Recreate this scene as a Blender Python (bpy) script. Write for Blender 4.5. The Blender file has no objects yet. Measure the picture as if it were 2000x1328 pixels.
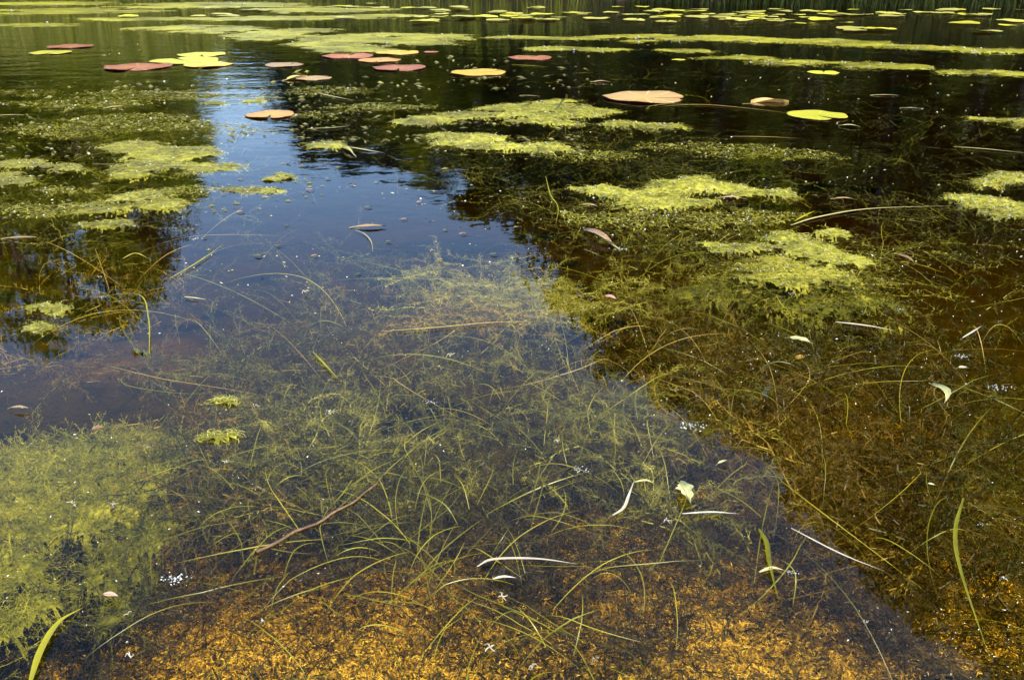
import bpy, math, random
import numpy as np
from mathutils import Vector

# ------------------------------------------------------------------ camera, sky, sun, exposure
scene = bpy.context.scene
C = scene.collection
R = math.radians
CAM_H, TILT, FPX = 0.50, R(23.6), 1700.0          # metres, radians, focal length in photo pixels (2000 wide)

cam_data = bpy.data.cameras.new('camera')
cam = bpy.data.objects.new('camera', cam_data); C.objects.link(cam)
cam.location = (0, 0, CAM_H); cam.rotation_euler = (R(90) - TILT, 0, 0)
cam_data.sensor_width = 36.0; cam_data.lens = 36.0 * FPX / 2000.0
cam_data.clip_start = 0.02; cam_data.clip_end = 2000
cam_data.dof.use_dof = False
scene.camera = cam

SUN_EL, SUN_AZ = R(54), R(122)                      # azimuth measured from +Y (view direction) towards +X
world = bpy.data.worlds.new('World'); scene.world = world; world.use_nodes = True
wn = world.node_tree.nodes; wl = world.node_tree.links
wn.clear()
sky = wn.new('ShaderNodeTexSky'); sky.sky_type = 'NISHITA'; sky.sun_disc = False
sky.sun_elevation = SUN_EL; sky.sun_rotation = SUN_AZ; sky.altitude = 200; sky.air_density = 0.9; sky.dust_density = 1.0; sky.ozone_density = 2.8
bg = wn.new('ShaderNodeBackground'); bg.inputs['Strength'].default_value = 0.15
wo = wn.new('ShaderNodeOutputWorld')
wl.new(sky.outputs[0], bg.inputs[0]); wl.new(bg.outputs[0], wo.inputs[0])

sl = bpy.data.lights.new('sun', 'SUN'); sl.energy = 3.5; sl.angle = R(0.5); sl.color = (1.0, 0.95, 0.86)
sun = bpy.data.objects.new('sun', sl); C.objects.link(sun)
sdir = Vector((math.sin(SUN_AZ) * math.cos(SUN_EL), math.cos(SUN_AZ) * math.cos(SUN_EL), math.sin(SUN_EL)))
sun.rotation_euler = sdir.to_track_quat('Z', 'Y').to_euler(); sun.location = (0, 0, 30)

scene.view_settings.view_transform = 'Standard'; scene.view_settings.look = 'None'
scene.view_settings.gamma = 1.0; scene.view_settings.exposure = 1.5; scene.view_settings.use_curve_mapping = False
scene.cycles.max_bounces = 6; scene.cycles.diffuse_bounces = 2; scene.cycles.glossy_bounces = 3
scene.cycles.transmission_bounces = 3; scene.cycles.transparent_max_bounces = 12; scene.cycles.volume_bounces = 0
scene.cycles.caustics_reflective = False; scene.cycles.caustics_refractive = False
scene.cycles.use_denoising = True; scene.cycles.use_adaptive_sampling = True; scene.cycles.adaptive_threshold = 0.04

rng = np.random.default_rng(7)
random.seed(7)

# ------------------------------------------------------------------ places: where a line of sight meets a level
CT, ST = math.cos(TILT), math.sin(TILT)
def ray(px, py):
    u = (px - 1000.0) / FPX; v = (664.0 - py) / FPX
    return u, CT + v * ST, -ST + v * CT
def W(px, py, z=0.0):
    u, f, d = ray(px, py)
    t = (z - CAM_H) / d
    return np.array([u * t, f * t, z])
def scale_at(px, py):                              # metres per photo pixel across, at the water
    return abs(W(px + 1, py)[0] - W(px, py)[0])

# ------------------------------------------------------------------ noise
def _hash(ix, iy, seed):
    h = (ix.astype(np.int64) * 374761393 + iy.astype(np.int64) * 668265263 + seed * 974711) & 0xFFFFFFFF
    h = ((h ^ (h >> 13)) * 1274126177) & 0xFFFFFFFF
    return ((h ^ (h >> 16)) & 0xFFFFFF) / float(0xFFFFFF)
def vnoise(x, y, seed=0):
    x = np.asarray(x, float); y = np.asarray(y, float)
    ix = np.floor(x); iy = np.floor(y); fx = x - ix; fy = y - iy
    fx = fx * fx * (3 - 2 * fx); fy = fy * fy * (3 - 2 * fy)
    a = _hash(ix, iy, seed); b = _hash(ix + 1, iy, seed); c = _hash(ix, iy + 1, seed); d = _hash(ix + 1, iy + 1, seed)
    return (a * (1 - fx) + b * fx) * (1 - fy) + (c * (1 - fx) + d * fx) * fy
def fbm(x, y, seed=0, octaves=4):
    s = 0; a = 0.5
    for o in range(octaves):
        s = s + a * (vnoise(x * 2 ** o, y * 2 ** o, seed + o * 17) - 0.5); a *= 0.5
    return s * 2.0                                  # about -0.8 .. 0.8

# ------------------------------------------------------------------ mesh helpers
class Bag:
    """collects equal-sided faces and links them as ONE mesh object"""
    def __init__(s, k): s.k = k; s.v = []; s.f = []; s.t = []; s.n = 0
    def add(s, v, f, tint=0.5):
        v = np.asarray(v, float); f = np.asarray(f, int)
        s.v.append(v); s.f.append(f + s.n); s.n += len(v)
        s.t.append(np.full(len(v), tint) if np.isscalar(tint) else np.asarray(tint, float))
    def mesh(s, name, material, smooth=False):
        v = np.concatenate(s.v); f = np.concatenate(s.f); t = np.concatenate(s.t)
        m = bpy.data.meshes.new(name)
        m.vertices.add(len(v)); m.vertices.foreach_set('co', v.ravel())
        m.loops.add(f.size); m.loops.foreach_set('vertex_index', f.ravel().astype(np.int32))
        m.polygons.add(len(f))
        m.polygons.foreach_set('loop_start', np.arange(0, f.size, s.k, dtype=np.int32))
        m.polygons.foreach_set('use_smooth', np.full(len(f), bool(smooth)))
        a = m.attributes.new('tint', 'FLOAT', 'POINT'); a.data.foreach_set('value', t)
        m.update(calc_edges=True)
        if material: m.materials.append(material)
        return m
    def build(s, name, material, parent=None, smooth=False, loc=None):
        if loc is not None:
            s.v = [v - np.asarray(loc) for v in s.v]
        o = bpy.data.objects.new(name, s.mesh(name, material, smooth)); C.objects.link(o)
        if loc is not None: o.location = loc
        if parent is not None: o.parent = parent
        return o
def tag(o, label=None, cat=None, group=None, kind=None):
    if label: o['label'] = label
    if cat: o['category'] = cat
    if group: o['group'] = group
    if kind: o['kind'] = kind
    return o
def empty(name, loc, label, cat, group=None):
    o = bpy.data.objects.new(name, None); C.objects.link(o); o.location = loc; o.empty_display_size = 0.02
    return tag(o, label, cat, group)
def catmull(P, n):
    P = np.asarray(P, float)
    if len(P) == 2: return P[0] + (P[1] - P[0]) * np.linspace(0, 1, n)[:, None]
    Q = np.vstack([2 * P[0] - P[1], P, 2 * P[-1] - P[-2]])
    out = []
    ts = np.linspace(0, len(P) - 1 - 1e-9, n)
    for t in ts:
        i = int(t); u = t - i; a, b, c, d = Q[i:i + 4]
        out.append(0.5 * ((2 * b) + (c - a) * u + (2 * a - 5 * b + 4 * c - d) * u * u + (3 * b - 3 * c + d - a) * u ** 3))
    return np.array(out)
def ribbon(P, width, fold=0.25, taper=(0.5, 0.05), up=(0, 0, 1), roll=0.0):
    """a folded leaf blade along P: three verts across, quads"""
    P = np.asarray(P, float); n = len(P)
    T = np.gradient(P, axis=0); T /= np.linalg.norm(T, axis=1)[:, None] + 1e-12
    U = np.asarray(up, float) + np.zeros_like(P)
    S = np.cross(T, U); S /= np.linalg.norm(S, axis=1)[:, None] + 1e-9
    N = np.cross(S, T)
    if roll:
        rr = roll * np.linspace(0, 1, n)[:, None]; S, N = S * np.cos(rr) + N * np.sin(rr), N * np.cos(rr) - S * np.sin(rr)
    s = np.linspace(0, 1, n)
    w = np.minimum(1, taper[0] + (1 - taper[0]) * np.minimum(1, s / 0.25)) * np.minimum(1, taper[1] + (1 - taper[1]) * np.minimum(1, (1 - s) / 0.45))
    w = (w * width / 2)[:, None]
    V = np.stack([P - S * w + N * w * fold, P, P + S * w + N * w * fold], 1).reshape(-1, 3)
    F = []
    for i in range(n - 1):
        a = i * 3
        F += [[a, a + 1, a + 4, a + 3], [a + 1, a + 2, a + 5, a + 4]]
    return V, np.array(F)
def tube(P, rad, k=6):
    P = np.asarray(P, float); n = len(P); rad = np.broadcast_to(rad, (n,))
    T = np.gradient(P, axis=0); T /= np.linalg.norm(T, axis=1)[:, None] + 1e-12
    ref = np.where(np.abs(T[:, 2:3]) > 0.9, np.array([[1.0, 0, 0]]), np.array([[0, 0, 1.0]]))
    S = np.cross(T, ref); S /= np.linalg.norm(S, axis=1)[:, None] + 1e-9
    N = np.cross(S, T)
    a = np.arange(k) * 2 * math.pi / k
    V = (P[:, None, :] + (S[:, None, :] * np.cos(a)[None, :, None] + N[:, None, :] * np.sin(a)[None, :, None]) * rad[:, None, None]).reshape(-1, 3)
    F = []
    for i in range(n - 1):
        for j in range(k):
            F.append([i * k + j, i * k + (j + 1) % k, (i + 1) * k + (j + 1) % k, (i + 1) * k + j])
    return V, np.array(F)

# ------------------------------------------------------------------ materials
def mat(name):
    m = bpy.data.materials.new(name); m.use_nodes = True
    nt = m.node_tree; nt.nodes.clear()
    return m, nt
def N(nt, kind, **kw):
    n = nt.nodes.new(kind)
    for k, v in kw.items():
        if k in n.inputs: n.inputs[k].default_value = v
        else: setattr(n, k, v)
    return n
def ramp(nt, fac, stops):
    r = nt.nodes.new('ShaderNodeValToRGB'); e = r.color_ramp.elements
    while len(e) < len(stops): e.new(0.5)
    for el, (p, c) in zip(e, stops): el.position = p; el.color = (*c, 1)
    if fac is not None: nt.links.new(fac, r.inputs[0])
    return r.outputs[0]
def leafy(name, stops, transl=0.35, rough=0.45, spec=0.4, noise=None, use='tint', noise_mix=0.35, bump=0.0, bump_scale=60, bump_dist=0.004):
    """leaf-like surface: diffuse and translucent with a wet gloss; colour from a per-piece tint plus fine mottling"""
    m, nt = mat(name); L = nt.links
    if use == 'tint': f = N(nt, 'ShaderNodeAttribute', attribute_name='tint').outputs['Fac']
    else: f = N(nt, 'ShaderNodeObjectInfo').outputs['Random']
    geo = N(nt, 'ShaderNodeNewGeometry')
    if noise:
        nz = N(nt, 'ShaderNodeTexNoise', Scale=noise, Detail=4.0, Roughness=0.65)
        L.new(geo.outputs['Position'], nz.inputs['Vector'])
        mx = N(nt, 'ShaderNodeMix'); mx.data_type = 'FLOAT'; mx.inputs[0].default_value = noise_mix
        mr = N(nt, 'ShaderNodeMapRange'); mr.inputs[1].default_value = 0.3; mr.inputs[2].default_value = 0.7
        L.new(nz.outputs['Fac'], mr.inputs[0])
        L.new(f, mx.inputs[2]); L.new(mr.outputs[0], mx.inputs[3]); f = mx.outputs[0]
    col = ramp(nt, f, stops)
    p = N(nt, 'ShaderNodeBsdfPrincipled', Roughness=rough)
    p.inputs['Specular IOR Level'].default_value = spec
    L.new(col, p.inputs['Base Color'])
    t = N(nt, 'ShaderNodeBsdfTranslucent'); L.new(col, t.inputs['Color'])
    if bump:
        bn = N(nt, 'ShaderNodeTexNoise', Scale=bump_scale, Detail=5.0, Roughness=0.7); L.new(geo.outputs['Position'], bn.inputs['Vector'])
        b = N(nt, 'ShaderNodeBump', Strength=bump, Distance=bump_dist); L.new(bn.outputs['Fac'], b.inputs['Height'])
        L.new(b.outputs[0], p.inputs['Normal'])
    x = N(nt, 'ShaderNodeMixShader'); x.inputs[0].default_value = transl
    L.new(p.outputs[0], x.inputs[1]); L.new(t.outputs[0], x.inputs[2])
    o = N(nt, 'ShaderNodeOutputMaterial'); L.new(x.outputs[0], o.inputs['Surface'])
    return m

# water: a clear dielectric skin (Fresnel mirror over clear transmission) on a tea-coloured body that absorbs blue
def water_material():
    m, nt = mat('water'); L = nt.links
    geo = N(nt, 'ShaderNodeNewGeometry')
    mp = N(nt, 'ShaderNodeMapping'); mp.inputs['Scale'].default_value = (0.75, 1.0, 1.0)
    L.new(geo.outputs['Position'], mp.inputs['Vector'])
    n1 = N(nt, 'ShaderNodeTexNoise', Scale=6.0, Detail=3.0, Roughness=0.5); L.new(mp.outputs[0], n1.inputs['Vector'])
    n2 = N(nt, 'ShaderNodeTexNoise', Scale=38.0, Detail=2.0, Roughness=0.5); L.new(mp.outputs[0], n2.inputs['Vector'])
    # the breeze reaches the open water, the weedy shallows by the near bank lie calm
    sx = N(nt, 'ShaderNodeSeparateXYZ'); L.new(geo.outputs['Position'], sx.inputs[0])
    br = N(nt, 'ShaderNodeMapRange'); br.inputs[1].default_value = 1.4; br.inputs[2].default_value = 4.2; br.inputs[3].default_value = 0.06; br.inputs[4].default_value = 0.85
    L.new(sx.outputs['Y'], br.inputs[0])
    a = N(nt, 'ShaderNodeMath', operation='MULTIPLY_ADD'); a.inputs[1].default_value = 0.12
    L.new(n2.outputs['Fac'], a.inputs[0]); L.new(n1.outputs['Fac'], a.inputs[2])
    b = N(nt, 'ShaderNodeMath', operation='MULTIPLY'); L.new(a.outputs[0], b.inputs[0]); L.new(br.outputs[0], b.inputs[1])
    bp = N(nt, 'ShaderNodeBump', Strength=1.0, Distance=0.0050); L.new(b.outputs[0], bp.inputs['Height'])
    fr = N(nt, 'ShaderNodeFresnel', IOR=1.333); L.new(bp.outputs[0], fr.inputs['Normal'])
    tr = N(nt, 'ShaderNodeBsdfTransparent')
    gl = N(nt, 'ShaderNodeBsdfGlossy', Roughness=0.015); L.new(bp.outputs[0], gl.inputs['Normal'])
    x = N(nt, 'ShaderNodeMixShader'); L.new(fr.outputs[0], x.inputs[0]); L.new(tr.outputs[0], x.inputs[1]); L.new(gl.outputs[0], x.inputs[2])
    va = N(nt, 'ShaderNodeVolumeAbsorption', Density=3.8); va.inputs['Color'].default_value = (0.86, 0.78, 0.0, 1)
    o = N(nt, 'ShaderNodeOutputMaterial'); L.new(x.outputs[0], o.inputs['Surface']); L.new(va.outputs[0], o.inputs['Volume'])
    return m

def ground_material():
    m, nt = mat('ground'); L = nt.links
    geo = N(nt, 'ShaderNodeNewGeometry')
    at = N(nt, 'ShaderNodeAttribute', attribute_name='tint')
    n1 = N(nt, 'ShaderNodeTexNoise', Scale=170.0, Detail=4.0, Roughness=0.7, Distortion=1.6); L.new(geo.outputs['Position'], n1.inputs['Vector'])
    n2 = N(nt, 'ShaderNodeTexNoise', Scale=9.0, Detail=4.0, Roughness=0.6); L.new(geo.outputs['Position'], n2.inputs['Vector'])
    gold = ramp(nt, n1.outputs['Fac'], [(0.38, (0.08, 0.04, 0.008)), (0.49, (0.34, 0.19, 0.032)), (0.62, (0.66, 0.42, 0.09))])
    mud = ramp(nt, n2.outputs['Fac'], [(0.3, (0.018, 0.016, 0.010)), (0.7, (0.06, 0.045, 0.022))])
    mx = N(nt, 'ShaderNodeMix'); mx.data_type = 'RGBA'
    L.new(at.outputs['Fac'], mx.inputs[0]); L.new(mud, mx.inputs[6]); L.new(gold, mx.inputs[7])
    turf = ramp(nt, n2.outputs['Fac'], [(0.3, (0.012, 0.014, 0.005)), (0.7, (0.035, 0.04, 0.012))])
    sx = N(nt, 'ShaderNodeSeparateXYZ'); L.new(geo.outputs['Position'], sx.inputs[0])
    mr = N(nt, 'ShaderNodeMapRange'); mr.inputs[1].default_value = 0.03; mr.inputs[2].default_value = 0.12; L.new(sx.outputs['Z'], mr.inputs[0])
    m2 = N(nt, 'ShaderNodeMix'); m2.data_type = 'RGBA'
    L.new(mr.outputs[0], m2.inputs[0]); L.new(mx.outputs[2], m2.inputs[6]); L.new(turf, m2.inputs[7])
    p = N(nt, 'ShaderNodeBsdfPrincipled', Roughness=0.9); p.inputs['Specular IOR Level'].default_value = 0.15
    L.new(m2.outputs[2], p.inputs['Base Color'])
    b = N(nt, 'ShaderNodeBump', Strength=0.6, Distance=0.004); L.new(n1.outputs['Fac'], b.inputs['Height']); L.new(b.outputs[0], p.inputs['Normal'])
    o = N(nt, 'ShaderNodeOutputMaterial'); L.new(p.outputs[0], o.inputs['Surface'])
    return m

def pad_material(name, inner, outer, blotch, edge):
    """lily pad: radiating pale veins, blotches, a coloured rim"""
    m, nt = mat(name); L = nt.links
    tc = N(nt, 'ShaderNodeTexCoord'); oi = N(nt, 'ShaderNodeObjectInfo')
    sx = N(nt, 'ShaderNodeSeparateXYZ'); L.new(tc.outputs['Object'], sx.inputs[0])
    at = N(nt, 'ShaderNodeMath', operation='ARCTAN2'); L.new(sx.outputs['Y'], at.inputs[0]); L.new(sx.outputs['X'], at.inputs[1])
    sn = N(nt, 'ShaderNodeMath', operation='MULTIPLY'); sn.inputs[1].default_value = 11.0; L.new(at.outputs[0], sn.inputs[0])
    cs = N(nt, 'ShaderNodeMath', operation='COSINE'); L.new(sn.outputs[0], cs.inputs[0])
    vein = N(nt, 'ShaderNodeMapRange'); vein.inputs[1].default_value = 0.93; vein.inputs[2].default_value = 1.0; vein.inputs[4].default_value = 0.6; L.new(cs.outputs[0], vein.inputs[0])
    ve = N(nt, 'ShaderNodeVectorMath', operation='ADD'); L.new(tc.outputs['Object'], ve.inputs[0]); L.new(oi.outputs['Location'], ve.inputs[1])
    nz = N(nt, 'ShaderNodeTexNoise', Scale=9.0, Detail=5.0, Roughness=0.65); L.new(ve.outputs[0], nz.inputs['Vector'])
    rad = N(nt, 'ShaderNodeAttribute', attribute_name='tint')
    c1 = ramp(nt, rad.outputs['Fac'], [(0.1, inner), (0.8, outer), (0.94, outer), (1.0, edge)])
    mr = N(nt, 'ShaderNodeMapRange'); mr.inputs[1].default_value = 0.5; mr.inputs[2].default_value = 0.68; L.new(nz.outputs['Fac'], mr.inputs[0])
    m1 = N(nt, 'ShaderNodeMix'); m1.data_type = 'RGBA'; L.new(mr.outputs[0], m1.inputs[0]); L.new(c1, m1.inputs[6]); m1.inputs[7].default_value = (*blotch, 1)
    m2 = N(nt, 'ShaderNodeMix'); m2.data_type = 'RGBA'; L.new(vein.outputs[0], m2.inputs[0]); L.new(m1.outputs[2], m2.inputs[6]); m2.inputs[7].default_value = (*[min(1, c * 1.6 + 0.06) for c in inner], 1)
    hs = N(nt, 'ShaderNodeHueSaturation'); L.new(m2.outputs[2], hs.inputs['Color'])
    vr = N(nt, 'ShaderNodeMapRange'); vr.inputs[3].default_value = 0.8; vr.inputs[4].default_value = 1.2; L.new(oi.outputs['Random'], vr.inputs[0]); L.new(vr.outputs[0], hs.inputs['Value'])
    p = N(nt, 'ShaderNodeBsdfPrincipled', Roughness=0.42); p.inputs['Specular IOR Level'].default_value = 0.3
    L.new(hs.outputs[0], p.inputs['Base Color'])
    bp = N(nt, 'ShaderNodeBump', Strength=0.5, Distance=0.004); L.new(nz.outputs['Fac'], bp.inputs['Height']); L.new(bp.outputs[0], p.inputs['Normal'])
    o = N(nt, 'ShaderNodeOutputMaterial'); L.new(p.outputs[0], o.inputs['Surface'])
    return m

M = {}
M['water'] = water_material()
M['ground'] = ground_material()
M['algae'] = leafy('algae', [(0.10, (0.075, 0.048, 0.008)), (0.40, (0.17, 0.16, 0.008)), (0.68, (0.36, 0.335, 0.018)), (0.95, (0.56, 0.51, 0.09))], 0.15, 0.36, 0.5, noise=75, noise_mix=0.55, bump=0.9, bump_scale=170, bump_dist=0.006)
M['algae_deep'] = leafy('algae_deep', [(0.0, (0.03, 0.032, 0.004)), (0.45, (0.18, 0.18, 0.012)), (0.8, (0.42, 0.39, 0.03)), (1.0, (0.58, 0.53, 0.07))], 0.15, 0.6, 0.3, noise=60, noise_mix=0.4, bump=0.8, bump_scale=150, bump_dist=0.006)
M['algae_strand'] = leafy('algae_strand', [(0.0, (0.08, 0.08, 0.006)), (0.6, (0.33, 0.31, 0.02)), (1.0, (0.60, 0.55, 0.15))], 0.35, 0.3, 0.6)
M['weed'] = leafy('weed', [(0.0, (0.022, 0.020, 0.003)), (0.35, (0.085, 0.078, 0.007)), (0.7, (0.27, 0.245, 0.025)), (1.0, (0.52, 0.47, 0.075))], 0.35, 0.5, 0.3)
M['weed_amber'] = leafy('weed_amber', [(0.0, (0.016, 0.010, 0.002)), (0.4, (0.065, 0.042, 0.005)), (0.75, (0.21, 0.135, 0.016)), (1.0, (0.46, 0.32, 0.05))], 0.35, 0.5, 0.3)
M['litter'] = leafy('litter', [(0.0, (0.06, 0.035, 0.01)), (0.3, (0.27, 0.15, 0.028)), (0.65, (0.62, 0.38, 0.075)), (1.0, (0.86, 0.62, 0.18))], 0.1, 0.6, 0.3)
M['dark_litter'] = leafy('dark_litter', [(0.0, (0.012, 0.010, 0.006)), (0.6, (0.045, 0.034, 0.016)), (1.0, (0.12, 0.085, 0.035))], 0.1, 0.6, 0.3)
M['blade'] = leafy('blade', [(0.0, (0.09, 0.09, 0.005)), (0.5, (0.25, 0.24, 0.009)), (1.0, (0.48, 0.42, 0.022))], 0.4, 0.35, 0.5, noise=40, use='random', noise_mix=0.3)
M['brown_stem'] = leafy('brown_stem', [(0.0, (0.12, 0.07, 0.015)), (0.5, (0.28, 0.18, 0.035)), (1.0, (0.44, 0.33, 0.07))], 0.2, 0.4, 0.4, noise=50, use='random', noise_mix=0.3)
M['bleached'] = leafy('bleached', [(0.1, (0.30, 0.25, 0.15)), (0.9, (0.60, 0.54, 0.41))], 0.2, 0.35, 0.5, noise=60, use='random')
M['straw'] = leafy('straw', [(0.0, (0.30, 0.25, 0.08)), (1.0, (0.50, 0.45, 0.19))], 0.2, 0.35, 0.5, noise=60, use='random')
M['twig'] = leafy('twig', [(0.25, (0.07, 0.035, 0.015)), (0.75, (0.28, 0.165, 0.085))], 0.0, 0.6, 0.4, noise=90, use='random', bump=0.6, bump_scale=400, bump_dist=0.001)
M['dry_leaf'] = leafy('dry_leaf', [(0.0, (0.13, 0.065, 0.03)), (0.5, (0.26, 0.15, 0.08)), (1.0, (0.42, 0.29, 0.18))], 0.2, 0.4, 0.5, noise=120, use='random', noise_mix=0.6, bump=0.4, bump_scale=250, bump_dist=0.001)
M['pale_leaf'] = leafy('pale_leaf', [(0.0, (0.40, 0.39, 0.12)), (1.0, (0.58, 0.56, 0.26))], 0.25, 0.4, 0.5, noise=120, use='random', noise_mix=0.6, bump=0.3, bump_scale=250, bump_dist=0.001)
M['pink_leaf'] = leafy('pink_leaf', [(0.0, (0.42, 0.20, 0.14)), (1.0, (0.66, 0.42, 0.32))], 0.2, 0.4, 0.5, noise=120, use='random', noise_mix=0.6)
M['orange_leaf'] = leafy('orange_leaf', [(0.0, (0.48, 0.26, 0.06)), (1.0, (0.72, 0.46, 0.12))], 0.2, 0.4, 0.5, noise=120, use='random', noise_mix=0.6)
M['moss'] = leafy('moss', [(0.0, (0.02, 0.025, 0.008)), (0.6, (0.09, 0.10, 0.025)), (1.0, (0.40, 0.36, 0.12))], 0.1, 0.4, 0.5, noise=180, noise_mix=0.7, bump=0.8, bump_scale=300, bump_dist=0.003)
M['foam'] = leafy('foam', [(0.0, (0.40, 0.40, 0.36)), (1.0, (0.70, 0.69, 0.63))], 0.4, 0.10, 0.8)  # bubble white, raised to stand in for sun sparkles on the mats
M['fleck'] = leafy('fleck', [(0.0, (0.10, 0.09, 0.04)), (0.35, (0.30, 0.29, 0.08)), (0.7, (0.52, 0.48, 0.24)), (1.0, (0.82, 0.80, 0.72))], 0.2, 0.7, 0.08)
M['bark'] = leafy('bark', [(0.0, (0.05, 0.04, 0.03)), (1.0, (0.14, 0.11, 0.085))], 0.0, 0.85, 0.2, noise=8, use='random', noise_mix=0.7, bump=0.8, bump_scale=14, bump_dist=0.03)
M['leaf_light'] = leafy('leaf_light', [(0.0, (0.17, 0.20, 0.008)), (1.0, (0.38, 0.40, 0.02))], 0.5, 0.5, 0.3)  # brightened leaf colour paints the sunlight on the left trees
M['leaf_dark'] = leafy('leaf_dark', [(0.0, (0.035, 0.05, 0.006)), (1.0, (0.16, 0.19, 0.018))], 0.4, 0.5, 0.3)  # darker leaf colour, paints the backlit shade of the right bank trees
M['needle'] = leafy('needle', [(0.0, (0.016, 0.032, 0.012)), (1.0, (0.05, 0.08, 0.028))], 0.25, 0.55, 0.3)
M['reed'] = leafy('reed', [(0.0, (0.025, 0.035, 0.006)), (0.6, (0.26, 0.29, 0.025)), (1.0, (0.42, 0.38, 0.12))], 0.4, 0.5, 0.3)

# ------------------------------------------------------------------ the setting: ground (banks and pond bed), water
def shore_y(x):                                    # far waterline
    return np.interp(x, [-60, -30, -16, -8, -3, 0.5, 2.4, 4, 7, 60], [14, 17, 19, 18.5, 16.5, 13.2, 11.4, 10.9, 10.7, 10.0])
def inside(x, y):                                  # metres inside the pond, negative on land
    wob = 0.25 * fbm(x * 0.6, y * 0.6, 3)
    return np.minimum(np.minimum(shore_y(x) - y, y - 0.05 + 0 * x), np.minimum(9.5 - x + 0.12 * (y - 8), x + 24)) + wob * np.clip((y - 2) / 4, 0, 1)
def ground_z(x, y):
    d = inside(x, y)
    zi = -np.minimum(1.1, 0.085 + 0.15 * np.maximum(d, 0)) * np.clip(d / 0.15, 0, 1)
    zo = np.minimum(-d * 0.35, 0.45 + 0.012 * np.maximum(-d, 0)) + 0.10 * fbm(x * 0.4, y * 0.4, 5)
    z = np.where(d > 0, zi, zo)
    near = (np.abs(x) < 4) & (y < 5)
    return z + np.where(near & (d > 0), 0.035 * fbm(x * 5, y * 5, 11) + 0.008 * fbm(x * 45, y * 45, 12, 3), 0)
def lattice(parts):
    out = []
    for a, b, n in parts: out += list(np.linspace(a, b, n, endpoint=False))
    return np.array(out + [parts[-1][1]])
gx = lattice([(-400, -40, 16), (-40, -4, 50), (-4, -1.6, 40), (-1.6, 1.6, 170), (1.6, 4, 40), (4, 40, 50), (40, 400, 16)])
gy = lattice([(-300, -6, 14), (-6, 0.3, 40), (0.3, 2.4, 130), (2.4, 5, 60), (5, 40, 80), (40, 500, 18)])
GX, GY = np.meshgrid(gx, gy); GZ = ground_z(GX, GY)
# golden litter and sand lie in the shallows; mud elsewhere
def gold_amount(x, y):
    """share of pale golden litter on the bed, read on the ground as patches"""
    g = np.zeros_like(x)
    for px, py, rx, ry, a in [(500, 1270, 470, 190, 1), (950, 1270, 520, 200, 1), (820, 1130, 420, 110, 0.8), (1330, 1200, 420, 190, 1), (1130, 1010, 230, 110, 1), (1400, 1060, 200, 110, 0.8), (1720, 1040, 230, 140, 0.7),
                              (430, 1060, 170, 60, 0.8), (1500, 890, 150, 60, 0.45), (390, 850, 100, 40, 0.12), (220, 560, 160, 60, 0.12), (260, 1290, 220, 130, 1.0), (330, 1180, 160, 70, 0.9), (1650, 760, 300, 120, 0.25), (1850, 1150, 150, 120, 0.3), (1230, 700, 150, 90, 0.35)]:
        c = W(px, py, -0.17); e = W(px + rx, py, -0.17); t0 = W(px, py - ry, -0.17); t1 = W(px, py + ry, -0.17)
        q = ((x - c[0]) / (e[0] - c[0])) ** 2 + ((y - c[1]) / ((t0[1] - t1[1]) / 2)) ** 2
        g = np.maximum(g, a * np.clip(1.5 - q * 1.1, 0, 1))
    return np.clip(g * (0.92 + 1.5 * fbm(x * 6, y * 6, 21) + 0.5 * fbm(x * 30, y * 30, 22, 2)), 0, 1)
nx, ny = len(gx), len(gy)
gv = np.stack([GX, GY, GZ], -1).reshape(-1, 3)
ii = (np.arange(ny - 1)[:, None] * nx + np.arange(nx - 1)[None, :]).ravel()
gf = np.stack([ii, ii + 1, ii + nx + 1, ii + nx], 1)
gb = Bag(4); gb.add(gv, gf, gold_amount(gv[:, 0], gv[:, 1]))
tag(gb.build('ground', M['ground'], smooth=True), 'pond bed and banks of mud, golden litter and turf', kind='structure')

wb = Bag(4)
X0, X1, Y0, Y1, ZB = -60, 60, -1.5, 40, -3.0
wv = np.array([[X0, Y0, 0], [X1, Y0, 0], [X1, Y1, 0], [X0, Y1, 0], [X0, Y0, ZB], [X1, Y0, ZB], [X1, Y1, ZB], [X0, Y1, ZB]], float)
wb.add(wv, [[0, 1, 2, 3], [7, 6, 5, 4], [0, 4, 5, 1], [1, 5, 6, 2], [2, 6, 7, 3], [3, 7, 4, 0]])
tag(wb.build('water', M['water']), 'still tea coloured pond water mirroring sky and trees', kind='structure')

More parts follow.
